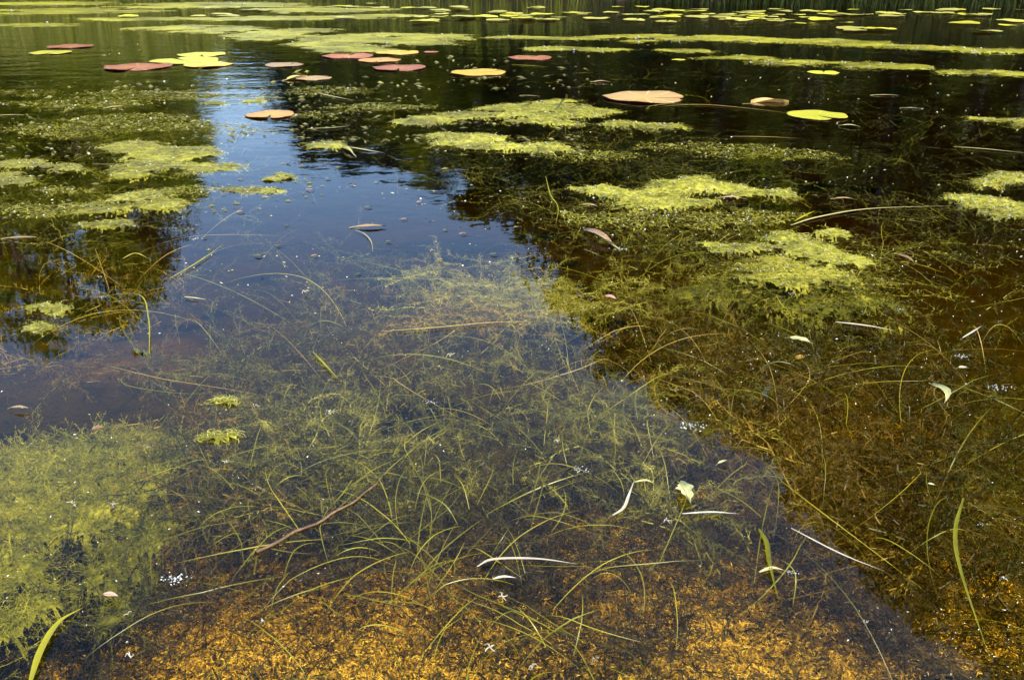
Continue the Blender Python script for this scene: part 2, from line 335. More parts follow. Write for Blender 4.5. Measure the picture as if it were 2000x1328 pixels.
# ------------------------------------------------------------------ trees on the far bank, seen in the mirror of the water
def leaf_cards(P, size, rs, droop=0.3):
    n = len(P)
    a = rs.uniform(0, 2 * math.pi, n); el = rs.normal(-droop, 0.5, n)
    d = np.stack([np.cos(a) * np.cos(el), np.sin(a) * np.cos(el), np.sin(el)], 1)
    q = rs.normal(size=(n, 3)); s = np.cross(d, q); s /= np.linalg.norm(s, axis=1)[:, None] + 1e-9
    L = (size * rs.uniform(0.6, 1.3, n))[:, None]
    V = np.stack([P, P + d * L * 0.5 + s * L * 0.3, P + d * L, P + d * L * 0.5 - s * L * 0.3], 1).reshape(-1, 3)
    F = np.arange(n * 4).reshape(n, 4)
    return V, F
def make_broadleaf(seed, n_leaves=13000, leaf=0.017, spread=0.34, low=0.16):
    """unit-height tree: trunk with limbs, crown of many leaves on lumps; returns two meshes' bags"""
    rs = np.random.default_rng(seed)
    tb = Bag(4); cb = Bag(4)
    P = np.array([[0, 0, -0.02], [0.01, 0, 0.2], [-0.012, 0.01, 0.45], [0.01, -0.01, 0.7], [0, 0, 0.9]]) + rs.normal(0, 0.008, (5, 3)) * [1, 1, 0]
    S = catmull(P, 14); tb.add(*tube(S, np.linspace(0.022, 0.004, 14), 8))
    lumps = []
    for i in range(26):
        h = rs.uniform(low, 0.97); t = (h - low) / (0.97 - low)
        w = spread * (math.sin(math.pi * min(1, 0.18 + 0.82 * t)) ** 0.6) * rs.uniform(0.25, 1.0)
        a = rs.uniform(0, 2 * math.pi)
        c = np.array([math.cos(a) * w, math.sin(a) * w, h]); r = rs.uniform(0.07, 0.14) * (1.1 - 0.45 * t)
        lumps.append((c, r))
        b = S[min(13, int(max(0.08, h - 0.12) / 0.92 * 13))]
        mid = b * 0.5 + c * 0.5 + np.array([0, 0, 0.03])
        tb.add(*tube(catmull([b, mid, c], 7), np.linspace(0.008, 0.0016, 7), 5))
    per = n_leaves // len(lumps)
    for c, r in lumps:
        d = rs.normal(size=(per, 3)); d /= np.linalg.norm(d, axis=1)[:, None]
        P = c + d * r * (rs.uniform(0.15, 1.25, per) ** 0.6)[:, None] * np.array([1.15, 1.15, 0.8])
        V, F = leaf_cards(P, leaf, rs)
        cb.add(V, F, np.repeat(np.clip(rs.normal(0.45, 0.22, per) + rs.uniform(-0.2, 0.2), 0, 1), 4))
    return tb, cb
def make_conifer(seed, n=9000):
    rs = np.random.default_rng(seed)
    tb = Bag(4); cb = Bag(4)
    tb.add(*tube(np.stack([np.zeros(10), np.zeros(10), np.linspace(-0.02, 0.99, 10)], 1), np.linspace(0.014, 0.002, 10), 7))
    Ps = []
    for i in range(70):
        h = 0.08 + 0.9 * (i / 70) ** 0.9; L = 0.20 * (1 - h) ** 0.8 * rs.uniform(0.55, 1.15) + 0.01
        a = i * 2.4 + rs.uniform(-0.4, 0.4)
        tip = np.array([math.cos(a) * L, math.sin(a) * L, h - L * rs.uniform(0.1, 0.45)])
        b = np.array([0, 0, h]); tb.add(*tube(catmull([b, b * 0.5 + tip * 0.5 + [0, 0, 0.01], tip], 4), np.linspace(0.003, 0.0008, 4), 4))
        k = int(n * (L + 0.02) / 8.5)
        t = rs.uniform(0.15, 1, k) ** 0.8
        Ps.append(b + (tip - b) * t[:, None] + rs.normal(0, 1, (k, 3)) * np.array([0.018, 0.018, 0.012]))
    P = np.concatenate(Ps); V, F = leaf_cards(P, 0.022, rs, 0.5)
    cb.add(V, F, np.repeat(np.clip(rs.normal(0.45, 0.25, len(P)), 0, 1), 4))
    return tb, cb
KINDS = {}
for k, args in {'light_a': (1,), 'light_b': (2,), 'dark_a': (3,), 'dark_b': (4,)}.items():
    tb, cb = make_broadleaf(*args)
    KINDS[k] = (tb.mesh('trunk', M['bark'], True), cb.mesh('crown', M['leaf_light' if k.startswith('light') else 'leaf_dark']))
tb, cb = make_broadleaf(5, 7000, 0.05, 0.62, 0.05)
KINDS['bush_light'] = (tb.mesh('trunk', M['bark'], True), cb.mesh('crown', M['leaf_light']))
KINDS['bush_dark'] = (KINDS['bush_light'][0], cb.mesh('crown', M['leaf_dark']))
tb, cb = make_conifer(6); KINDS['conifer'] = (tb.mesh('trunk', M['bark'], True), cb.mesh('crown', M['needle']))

def tree(kind, px, py, dist, label, wide=1.0, name=None):
    """stands at `dist` metres in the direction px; tall enough that its mirrored top meets the water at py"""
    u, f, d = ray(px, py); hor = math.hypot(u, f); el = -d / hor
    if px < 445: dist += 5.0                        # the left bank lies farther back, behind its reeds
    x, y = u / hor * dist, f / hor * dist
    z0 = float(ground_z(np.array([x]), np.array([y]))[0])
    h = dist * el - CAM_H - z0
    tm, cm = KINDS[kind]
    nm = name or ('bush' if kind.startswith('bush') else 'conifer_tree' if kind == 'conifer' else 'leafy_tree')
    e = empty(nm, (x, y, z0 - 0.05), label, 'bush' if kind.startswith('bush') else 'tree', 'trees and bushes on the far bank')
    e.rotation_euler = (0, 0, random.uniform(0, 6.28)); e.scale = (h * wide, h * wide, h / 0.99)
    for part, me in (('trunk', tm), ('crown', cm)):
        o = bpy.data.objects.new(part, me); C.objects.link(o); o.parent = e
    return e
TREES = [
 # left: sunlit trees, extra brightness put into the leaf colour
 ('light_a', 70, 690, 23, 'sunlit leafy tree mirrored at the left edge, reaching lowest there', 0.75),
 ('light_b', 230, 640, 22, 'broad sunlit tree mirrored above the brown patch at left', 0.80),
 ('dark_a', 320, 560, 24, 'darker leafy tree mirrored beside the blue water at left', 0.60),
 ('light_a', 150, 420, 21, 'shorter bright green tree behind the grassy left bank', 1.0),
 ('light_b', 20, 460, 21, 'bright green tree behind the left edge of the pond', 0.9),
 ('light_a', 395, 330, 25, 'small sunlit tree left of the mirrored sky gap', 0.75),
 ('light_b', -150, 640, 21, 'leafy tree mirrored just beyond the left edge', 0.9),
 ('bush_light', 60, 230, 20.5, 'pale green bush on the bank behind the leftmost lily pads', 1.0),
 ('bush_light', 230, 210, 20.6, 'pale green bush behind the red lily pad at left', 1.0),
 ('bush_light', 380, 200, 20.6, 'pale green bush behind the green pad cluster', 0.9),
 # middle
 ('conifer', 610, 335, 26, 'slim conifer mirrored right of the bright sky gap', 1.5),
 ('conifer', 690, 350, 25, 'pointed conifer mirrored above the floating straw', 1.6),
 ('conifer', 765, 345, 27, 'conifer mirrored between straw and the central algae', 1.6),
 ('light_a', 840, 375, 24, 'leafy tree mirrored above the blue water in the middle', 0.85),
 ('light_b', 930, 425, 24, 'sunlit tree mirrored with olive tones in the middle', 0.7),
 ('dark_b', 1010, 430, 22, 'dark tree mirrored at the middle, left of the tall trees', 0.7),
 ('bush_dark', 640, 190, 20, 'dark bush behind the red pads in the middle', 1.0),
 ('bush_dark', 760, 200, 20, 'dark bush behind the orange pads in the middle', 1.0),
 ('bush_light', 880, 210, 19.5, 'green bush behind the yellow orange pad', 1.0),
 ('bush_dark', 1000, 230, 18.5, 'dark bush behind the salmon coloured pad', 1.0),
 ('bush_light', 545, 90, 21, 'low bush under the bright sky gap', 1.6),
 ('bush_light', 490, 86, 22, 'low bush left of centre under the bright sky gap', 1.8),
 ('bush_light', 590, 105, 22, 'low bush at the right foot of the sky gap', 1.5),
 ('bush_light', 440, 118, 21, 'low bush at the left foot of the sky gap', 1.3),
 # right: tall, their shade put into the dark leaf colour
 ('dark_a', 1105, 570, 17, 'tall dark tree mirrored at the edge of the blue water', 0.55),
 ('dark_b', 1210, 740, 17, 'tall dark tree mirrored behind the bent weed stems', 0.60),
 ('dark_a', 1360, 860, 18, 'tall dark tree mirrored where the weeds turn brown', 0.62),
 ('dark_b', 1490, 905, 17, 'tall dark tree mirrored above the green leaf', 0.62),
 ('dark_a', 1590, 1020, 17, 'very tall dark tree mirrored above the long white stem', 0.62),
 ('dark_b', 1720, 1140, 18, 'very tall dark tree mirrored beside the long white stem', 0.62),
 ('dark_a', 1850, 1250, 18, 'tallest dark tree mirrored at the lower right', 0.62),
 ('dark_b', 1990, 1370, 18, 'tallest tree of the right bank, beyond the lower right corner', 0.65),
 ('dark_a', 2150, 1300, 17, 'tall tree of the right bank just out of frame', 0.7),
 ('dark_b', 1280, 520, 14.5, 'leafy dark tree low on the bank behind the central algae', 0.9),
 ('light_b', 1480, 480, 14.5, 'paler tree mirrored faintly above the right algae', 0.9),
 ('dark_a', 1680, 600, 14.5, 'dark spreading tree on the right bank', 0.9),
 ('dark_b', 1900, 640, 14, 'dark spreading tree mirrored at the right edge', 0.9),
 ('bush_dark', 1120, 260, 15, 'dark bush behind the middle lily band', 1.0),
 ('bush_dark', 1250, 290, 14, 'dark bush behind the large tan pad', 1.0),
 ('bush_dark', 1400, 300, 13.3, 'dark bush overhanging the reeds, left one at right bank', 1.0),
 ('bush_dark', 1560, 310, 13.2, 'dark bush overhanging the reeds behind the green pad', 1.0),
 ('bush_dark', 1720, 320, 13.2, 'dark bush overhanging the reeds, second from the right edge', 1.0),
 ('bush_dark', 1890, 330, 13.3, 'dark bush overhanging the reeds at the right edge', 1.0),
]
for a in TREES: tree(*a)
# the wood goes on behind: undergrowth that closes the view between and under the crowns
wood = random.Random(5)
for px, py, d, kd, wd in [(20, 600, 26, 'light_b', 0.8), (150, 640, 27, 'light_a', 0.8), (270, 570, 26, 'light_b', 0.7), (100, 520, 25, 'dark_a', 0.9), (220, 480, 24, 'light_a', 0.9), (330, 440, 25, 'light_b', 0.7),
                          (600, 300, 29, 'conifer', 1.7), (650, 330, 28, 'conifer', 1.7), (725, 335, 30, 'conifer', 1.7), (800, 350, 28, 'conifer', 1.7), (870, 390, 27, 'dark_a', 0.9), (960, 420, 27, 'dark_b', 0.9), (790, 300, 25, 'light_b', 1.0), (900, 330, 24, 'dark_a', 1.1), (1000, 350, 24, 'dark_b', 1.1), (700, 270, 24, 'dark_b', 1.2)]:
    tree(kd, px, py, d, 'back row tree in the wood behind the %s far bank' % ('left' if px < 445 else 'middle'), wd)
for px, py, d in [(1130, 560, 20), (1180, 650, 21), (1260, 760, 21), (1330, 800, 20), (1430, 850, 22), (1540, 900, 21), (1620, 1000, 21), (1690, 1070, 20), (1790, 1150, 21), (1890, 1240, 20), (1960, 1280, 22), (2080, 1300, 20), (1700, 850, 17), (1850, 930, 17), (1950, 1000, 16.5), (2060, 900, 16), (1560, 760, 17), (1400, 680, 17), (1800, 760, 16), (1980, 780, 15.5), (2200, 1000, 16)]:
    tree(wood.choice(['dark_a', 'dark_b']), px, py, d, 'dark tree in the back row of the wood on the right bank', wood.uniform(0.7, 0.95))
for px in list(range(-420, 445, 62)) + list(range(610, 1060, 55)) + list(range(1060, 2560, 62)):
    py = 360 if px < 330 else 220 if px < 445 else 265 if px < 1060 else 400
    kind = ('bush_light' if px < 445 else 'bush_dark')
    side = 'left' if px < 445 else 'middle' if px < 1060 else 'right'
    tree(kind, px + wood.uniform(-20, 20), py + wood.uniform(-60, 60) * (0.4 if 330 < px < 1060 else 1), 27 + wood.uniform(-1, 4) if px < 1060 else 21 + wood.uniform(-1, 3), 'undergrowth bush in the wood behind the %s part of the far bank' % side, wood.uniform(1.0, 1.3))

# reeds along the waterline, nobody could count them
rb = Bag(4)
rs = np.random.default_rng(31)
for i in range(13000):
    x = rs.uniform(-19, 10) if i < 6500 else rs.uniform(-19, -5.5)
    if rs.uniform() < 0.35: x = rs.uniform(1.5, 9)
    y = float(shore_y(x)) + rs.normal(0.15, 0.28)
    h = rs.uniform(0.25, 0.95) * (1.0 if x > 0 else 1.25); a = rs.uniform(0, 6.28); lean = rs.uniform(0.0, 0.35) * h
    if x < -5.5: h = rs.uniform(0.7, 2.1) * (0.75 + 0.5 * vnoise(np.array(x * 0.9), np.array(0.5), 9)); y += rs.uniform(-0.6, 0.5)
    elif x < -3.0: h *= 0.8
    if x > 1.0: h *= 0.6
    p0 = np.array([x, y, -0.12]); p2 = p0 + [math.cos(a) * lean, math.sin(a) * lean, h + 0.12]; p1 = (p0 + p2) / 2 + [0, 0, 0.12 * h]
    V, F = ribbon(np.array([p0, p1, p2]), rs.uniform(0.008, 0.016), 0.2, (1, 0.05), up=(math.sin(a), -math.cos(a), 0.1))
    rb.add(V, F, rs.uniform(0.45, 1) if x < -5.5 else rs.uniform(0.1, 0.9) if x < 1 else rs.uniform(0, 0.12))  # sunlit left and tree-shaded right are painted into the reed tint
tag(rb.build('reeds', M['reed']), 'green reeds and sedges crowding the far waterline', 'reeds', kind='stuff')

# ------------------------------------------------------------------ underwater: litter, feathery weed, dead weed
def sprig(seed, L=0.16, whorl=0.0065, leaf=0.011, fork=True, w=0.0010):
    """a feathery water-weed stem with forked hair leaves, all triangles, lying along +x"""
    rs = np.random.default_rng(seed)
    V = []; F = []
    def tri(a, b, c):
        n = len(V); V.extend([a, b, c]); F.append([n, n + 1, n + 2])
    def stem(p0, d0, length, r, depth):
        n = int(length / whorl); p = np.array(p0, float); d = np.array(d0, float)
        for i in range(n):
            d = d + rs.normal(0, 0.10, 3); d /= np.linalg.norm(d); q = p + d * whorl
            s = np.cross(d, rs.normal(size=3)); s /= np.linalg.norm(s) + 1e-9
            tri(p - s * r, p + s * r, q + s * r); tri(p - s * r, q + s * r, q - s * r)
            f = 1.0 if i < n * 0.7 else 1.25
            for k in range(4):
                e = rs.normal(size=3); e -= d * e.dot(d); e /= np.linalg.norm(e) + 1e-9
                ld = e * 0.9 + d * 0.55; ld /= np.linalg.norm(ld); l = leaf * rs.uniform(0.6, 1.2) * f
                m = q + ld * l * 0.5; t = np.cross(ld, rs.normal(size=3)); t /= np.linalg.norm(t) + 1e-9
                tri(q - t * w * 0.5, q + t * w * 0.5, m)
                if fork:
                    for g in (-1, 1):
                        tip = m + (ld + t * 0.5 * g + rs.normal(0, 0.15, 3)) * l * 0.55
                        tri(m - t * w * 0.35, m + t * w * 0.35, tip)
            if depth == 0 and rs.uniform() < 0.10:
                bd = d + e * 0.9; stem(q, bd / np.linalg.norm(bd), length * rs.uniform(0.2, 0.4), r * 0.8, 1)
            p = q
    stem((0, 0, 0), (1, 0, 0), L, 0.0006, 0)
    return np.array(V), np.array(F)
SPRIGS = [sprig(100 + i, rng.uniform(0.06, 0.12), 0.0062, 0.0085, True, 0.0009) for i in range(7)]
LOOSE = [sprig(200 + i, rng.uniform(0.06, 0.13), 0.0085, 0.0085, True, 0.0010) for i in range(6)]
LITE = [sprig(300 + i, rng.uniform(0.06, 0.12), 0.0105, 0.0115, False, 0.0016) for i in range(7)]
SOFT = [sprig(400 + i, rng.uniform(0.06, 0.11), 0.0075, 0.0100, False, 0.0013) for i in range(7)]
def rotated(V, az, tilt, roll, s):
    ca, sa = math.cos(az), math.sin(az); ct, st = math.cos(tilt), math.sin(tilt); cr, sr = math.cos(roll), math.sin(roll)
    Rx = np.array([[1, 0, 0], [0, cr, -sr], [0, sr, cr]]); Ry = np.array([[ct, 0, st], [0, 1, 0], [-st, 0, ct]]); Rz = np.array([[ca, -sa, 0], [sa, ca, 0], [0, 0, 1]])
    return (V * s) @ (Rz @ Ry @ Rx).T
def weed_mass(bag, variants, rs, px, py, rx, ry, n, depth, tint, tint_sd=0.15, size=(0.7, 1.2), tilt=0.5):
    for i in range(int(n * 2.2)):
        a = rs.uniform(0, 2 * math.pi); r = rs.uniform(0, 1) ** 0.6
        z = -rs.uniform(*depth)
        p = W(px + math.cos(a) * r * rx, max(60, py + math.sin(a) * r * ry), z)
        if fbm(p[0] * 8, p[1] * 6, 305, 3) < rs.uniform(-0.30, 0.16): continue
        V, F = variants[rs.integers(len(variants))]
        s = rs.uniform(*size)
        V = rotated(V, rs.uniform(0, 6.28), rs.normal(-0.15, tilt), rs.uniform(0, 6.28), s) + p
        V[:, 2] = np.minimum(V[:, 2], -0.003 - 0.1 * np.maximum(0, V[:, 2]))
        bag.add(V, F, float(np.clip(rs.normal(tint, tint_sd), 0, 1)))

rs = np.random.default_rng(41)
green = Bag(3); amber = Bag(3); dead = Bag(3)
# px, py, rx, ry, count, depth range, tint   (areas of the photo where each kind grows)
for a in [
  # under the sky mirror: loose grey-green feathers
  (620, 560, 330, 110, 60, (0.02, 0.10), 0.35), (950, 570, 170, 60, 110, (0.01, 0.06), 0.72), (1050, 600, 90, 45, 60, (0.01, 0.04), 0.8),
  (850, 680, 260, 90, 110, (0.03, 0.12), 0.42), (560, 720, 200, 80, 70, (0.03, 0.12), 0.38), (980, 800, 330, 100, 170, (0.02, 0.10), 0.5),
  (620, 850, 240, 90, 120, (0.02, 0.10), 0.5), (760, 900, 300, 80, 100, (0.03, 0.10), 0.5), (1250, 820, 200, 80, 90, (0.02, 0.09), 0.5),
  (480, 960, 150, 60, 40, (0.03, 0.1), 0.5), (330, 720, 200, 50, 50, (0.03, 0.1), 0.4), (1300, 1000, 60, 30, 16, (0.02, 0.05), 0.6), (640, 1000, 200, 60, 25, (0.04, 0.12), 0.32),
  (650, 930, 300, 90, 70, (0.02, 0.08), 0.28), (900, 900, 240, 70, 40, (0.03, 0.09), 0.3), (560, 1040, 200, 50, 25, (0.04, 0.1), 0.25), (520, 850, 200, 70, 70, (0.03, 0.09), 0.3),
  # right side, under the tree mirror
  (1200, 590, 130, 40, 70, (0.01, 0.05), 0.7), (1330, 620, 220, 60, 70, (0.02, 0.08), 0.5), (1500, 680, 300, 80, 90, (0.02, 0.10), 0.4),
  (1550, 560, 160, 50, 80, (0.01, 0.06), 0.75), (1750, 620, 250, 120, 80, (0.02, 0.1), 0.35), (1880, 780, 160, 160, 90, (0.03, 0.12), 0.25), (1900, 1000, 120, 160, 70, (0.03, 0.1), 0.22),
  (1300, 470, 260, 60, 50, (0.01, 0.08), 0.45), (1700, 420, 300, 60, 40, (0.01, 0.08), 0.35), (300, 480, 280, 90, 50, (0.01, 0.08), 0.4), (160, 400, 200, 60, 30, (0.01, 0.06), 0.5),
 ]: weed_mass(green, SPRIGS if a[6] > 0.45 else LOOSE, rs, *a)
for a in [
  (1280, 690, 180, 100, 150, (0.03, 0.10), 0.55), (1420, 760, 220, 90, 130, (0.03, 0.10), 0.5), (1600, 850, 300, 120, 190, (0.04, 0.13), 0.48),
  (1680, 960, 250, 90, 140, (0.04, 0.12), 0.6), (1780, 1080, 200, 110, 110, (0.04, 0.12), 0.5), (1860, 1220, 120, 110, 70, (0.05, 0.12), 0.4), (1700, 700, 250, 80, 80, (0.03, 0.1), 0.35),
  (230, 590, 160, 60, 70, (0.02, 0.09), 0.7), (180, 710, 170, 55, 90, (0.02, 0.08), 0.58), (400, 850, 130, 45, 60, (0.03, 0.09), 0.7), (700, 640, 250, 60, 50, (0.04, 0.1), 0.5),
  (950, 620, 140, 30, 60, (0.01, 0.05), 0.85), (900, 920, 160, 40, 30, (0.05, 0.12), 0.45), (500, 1010, 160, 50, 60, (0.05, 0.12), 0.6),
 ]: weed_mass(amber, LOOSE, rs, *a)
for a in [
  (700, 1120, 500, 120, 150, (0.06, 0.15), 0.5), (1250, 1060, 330, 120, 110, (0.07, 0.15), 0.5), (450, 1230, 350, 90, 60, (0.1, 0.17), 0.4), (1000, 1280, 500, 60, 60, (0.1, 0.17), 0.4), (1500, 1230, 300, 100, 60, (0.1, 0.17), 0.4),
  (150, 1200, 150, 120, 60, (0.06, 0.15), 0.2), (380, 950, 90, 50, 30, (0.08, 0.15), 0.1),
 ]: weed_mass(dead, LOOSE, rs, *a, 0.2, (0.6, 1.1), 0.3)
for a in [
  (1350, 440, 250, 60, 130, (0.004, 0.05), 0.55), (1620, 540, 220, 60, 130, (0.004, 0.04), 0.65), (1850, 460, 180, 80, 90, (0.004, 0.06), 0.4), (1500, 330, 400, 50, 110, (0.004, 0.05), 0.35),
  (1200, 320, 160, 40, 70, (0.004, 0.05), 0.5), (1800, 250, 260, 50, 80, (0.004, 0.05), 0.35), (1150, 265, 200, 30, 60, (0.004, 0.03), 0.6), (1050, 380, 140, 50, 50, (0.004, 0.05), 0.55),
  (1500, 150, 500, 40, 90, (0.003, 0.03), 0.45), (1100, 150, 300, 30, 40, (0.003, 0.03), 0.35), (950, 330, 200, 40, 40, (0.01, 0.06), 0.4),
  (120, 290, 200, 60, 90, (0.004, 0.04), 0.45), (350, 240, 260, 50, 110, (0.004, 0.04), 0.45), (120, 430, 200, 60, 90, (0.004, 0.05), 0.4), (320, 420, 160, 50, 70, (0.004, 0.05), 0.45), (700, 230, 180, 60, 70, (0.004, 0.05), 0.35),
  (150, 190, 200, 30, 50, (0.003, 0.03), 0.4), (480, 330, 160, 40, 50, (0.004, 0.04), 0.45),
 ]: weed_mass(green, LITE, rs, *a[:4], int(a[4] * 1.2), a[5], a[6] - (0.08 if a[1] > 400 else 0.18), 0.2, (0.8, 1.6), 0.25)
tag(green.build('green_waterweed', M['weed']), 'feathery green waterweed drifting under the surface in tangled masses', 'waterweed', kind='stuff')
tag(amber.build('amber_waterweed', M['weed_amber']), 'amber brown feathery waterweed under the tree reflection and in patches', 'waterweed', kind='stuff')
tag(dead.build('dead_waterweed', M['dark_litter']), 'dark rotting weed strands lying over the golden bed', 'dead weed', kind='stuff')

# golden litter: short curled bits lying on the bed
def litter_bag(n, rs, test, tint, length, width):
    n0 = n * 3
    px = rs.uniform(-60, 2060, n0); py = 640 + 780 * rs.uniform(0, 1, n0) ** 0.6
    u = (px - 1000) / FPX; v = (664 - py) / FPX
    f = CT + v * ST; d = -ST + v * CT; t = (-0.16 - CAM_H) / d
    x = u * t; y = f * t; g = test(x, y)
    keep = np.where(rs.uniform(0, 1, n0) < g)[0][:n]
    x, y = x[keep], y[keep]; z = ground_z(x, y) + rs.uniform(0.001, 0.007, len(x))
    k = len(x); a = rs.uniform(0, math.pi * 2, k); L = rs.uniform(*length, k) / 2; w = rs.uniform(*width, k) / 2
    D = np.stack([np.cos(a), np.sin(a), rs.normal(0, 0.25, k)], 1) * L[:, None]
    S = np.stack([-np.sin(a), np.cos(a), rs.normal(0, 0.5, k)], 1) * w[:, None]
    P = np.stack([x, y, z], 1); up = np.array([0, 0, 1.0]) * (L * rs.uniform(-0.2, 0.5, k))[:, None]
    V = np.stack([P - D - S * 0.6, P - D + S * 0.6, P + up - S, P + up + S, P + D - S * 0.4, P + D + S * 0.4], 1).reshape(-1, 3)
    b = np.arange(k)[:, None] * 6
    F = np.concatenate([b + [0, 1, 3, 2], b + [2, 3, 5, 4]], 0)
    bag = Bag(4); bag.add(V, F, np.repeat(np.clip(rs.normal(tint, 0.28, k), 0, 1), 6))
    return bag
tag(litter_bag(100000, rs, lambda x, y: gold_amount(x, y) ** 1.3 * np.clip(0.75 + 1.2 * fbm(x * 22, y * 22, 61), 0.05, 1), 0.54, (0.0025, 0.0070), (0.0006, 0.0012)).build('golden_litter', M['litter']),
    'golden brown bits of leaf litter covering the shallow bed', 'leaf litter', kind='stuff')
tag(litter_bag(7000, rs, lambda x, y: 0.35 + 0.3 * fbm(x * 9, y * 9, 71), 0.55, (0.008, 0.030), (0.0010, 0.0024)).build('dark_litter', M['dark_litter']),
    'dark rotting stalks and leaf bits over the bed', 'leaf litter', kind='stuff')

# ------------------------------------------------------------------ algae mats
def algae(name, label, ells, amp=0.012, sink=0.030, cell=None, seed=0, material='algae', top=0.0, rag=0.24, strands=0, bubbles=0, fuzz=0, tint0=0.5, density=1.0, group='floating algae mats', freq=1.0):
    """lumpy mat whose edges sink ragged below the surface; ells in photo pixels (x, y, rx, ry[, lift])"""
    rs = np.random.default_rng(900 + seed)
    E = []
    for e in ells:
        px, py, rx, ry = e[:4]; lift = e[4] if len(e) > 4 else 1.0
        c = W(px, py); a = W(px, py - ry)[1]; b = W(px, py + ry)[1]
        E.append((c[0], (a + b) / 2, rx * scale_at(px, py), (a - b) / 2, lift))
    x0 = min(e[0] - 1.5 * e[2] for e in E); x1 = max(e[0] + 1.5 * e[2] for e in E)
    y0 = min(e[1] - 1.5 * e[3] for e in E); y1 = max(e[1] + 1.5 * e[3] for e in E)
    ym = np.mean([e[1] for e in E])
    cx = cell or max(0.0035, 0.0016 * ym); cy = cx * 1.3
    xs = np.arange(x0, x1, cx); ys = np.arange(y0, y1, cy)
    if len(xs) * len(ys) > 70000:
        k = math.sqrt(len(xs) * len(ys) / 70000); xs = np.arange(x0, x1, cx * k); ys = np.arange(y0, y1, cy * k); cx *= k; cy *= k
    X, Y = np.meshgrid(xs, ys)
    X = X + rs.uniform(-0.3, 0.3, X.shape) * cx; Y = Y + rs.uniform(-0.3, 0.3, Y.shape) * cy
    sc = freq / max(0.05, 0.055 * ym)
    amp = amp * 0.62
    WX = 0.9 / sc * fbm(X * sc * 0.9, Y * sc * 1.5, seed + 61, 3); WY = 0.5 / sc * fbm(X * sc * 0.9 + 9, Y * sc * 1.5, seed + 62, 3)
    X0_, Y0_ = X, Y; X = X + WX * 0.5; Y = Y + WY * 0.5
    Fd = np.full(X.shape, -9.0); lift = np.zeros(X.shape)
    for (ex, ey, ra, rb, lf) in E:
        f = 1 - np.sqrt(((X - ex) / ra) ** 2 + ((Y - ey) / rb) ** 2)
        lift = np.where(f > Fd, lf, lift); Fd = np.maximum(Fd, f)
    wob = fbm(X * sc * 0.8, Y * sc * 1.9, seed * 7 + 1, 5); fine = fbm(X * sc * 7, Y * sc * 9, seed * 7 + 2, 3)
    X, Y = X0_, Y0_
    f = np.minimum(Fd, 0.55) + 0.75 * wob + 0.06
    up = amp * lift * np.sqrt(np.clip(f, 0, 1)) * (0.75 + 0.9 * np.abs(fbm(X * sc * 3, Y * sc * 3, seed + 5, 3)))
    down = -sink * np.clip(-f, 0, 1) ** 0.9
    Z = top + np.where(f > 0, up, down) - 0.0015 + fine * amp * 0.40
    keep = (f > -rag) & (fbm(X * sc * 5, Y * sc * 6, seed + 9, 4) > -0.20 - f * 1.1)
    idx = -np.ones(X.shape, int); v = np.stack([X, Y, Z], -1)
    ny_, nx_ = X.shape
    q = keep[:-1, :-1] & keep[1:, :-1] & keep[:-1, 1:] & keep[1:, 1:]
    q &= rs.uniform(0, 1, q.shape) < density * np.clip(0.62 + 2.6 * f[:-1, :-1], 0.06, 1) if not fuzz else rs.uniform(0, 1, q.shape) < np.clip(0.72 + 1.2 * f[:-1, :-1], 0.1, 0.95)
    jj, kk = np.where(q); base = jj * nx_ + kk
    Fq = np.stack([base, base + 1, base + nx_ + 1, base + nx_], 1)
    used = np.unique(Fq); mp = np.zeros(ny_ * nx_, int); mp[used] = np.arange(len(used))
    v = v.reshape(-1, 3)[used]
    tint = np.clip(tint0 - 0.06 + 1.05 * fbm(v[:, 0] * sc * 1.6, v[:, 1] * sc * 2.6, seed + 3) + 0.25 * fine.ravel()[used], 0, 1)
    loc = np.array([np.mean([e[0] for e in E]), np.mean([e[1] for e in E]), 0.0])
    bag = Bag(4); bag.add(v, mp[Fq], tint)
    o = bag.build(name, M[material], smooth=True, loc=loc)
    tag(o, label, 'algae', group)
    okv = v[v[:, 2] > top - 0.012]
    if strands and len(okv):
        sb = Bag(4); pk = 0.0009 * ym + 0.0003
        for i in range(strands):
            p = okv[rs.integers(len(okv))] - loc + [0, 0, 0.0008]; a = rs.uniform(0, 6.28); L = rs.uniform(4, 11) * pk; c = rs.normal(0, 1.6)
            s = np.linspace(0, 1, 4)[:, None]
            P = p + np.concatenate([np.cos(a + c * s) * s * L, np.sin(a + c * s) * s * L, 0.10 * L * np.sin(3.1 * s)], 1)
            V, F = ribbon(P, pk * rs.uniform(0.6, 1.2), 0.1, (0.6, 0.3)); sb.add(V, F, rs.uniform(0, 1))
        so = sb.build('strands', M['algae_strand'], o); so['kind'] = 'stuff'
    if strands:
        rim = v[np.abs(v[:, 2] - top + 0.003) < 0.006]; rim = rim if len(rim) else v
        fb = Bag(3)
        for i in range(strands // 4):
            p = rim[rs.integers(len(rim))]; V, F = LITE[rs.integers(len(LITE))]
            V = rotated(V, rs.normal(0, 0.7) + (math.pi if rs.uniform() < 0.5 else 0), rs.normal(0, 0.05), rs.uniform(0, 6.28), rs.uniform(0.16, 0.42) * (0.3 + 0.45 * ym)) * [1, 1, 0.35]
            fb.add(V + p - loc - [0, 0, 0.002], F, float(np.clip(rs.normal(0.4, 0.2), 0, 1)))
        fo = fb.build('filaments', M['algae_strand'], o); fo['kind'] = 'stuff'
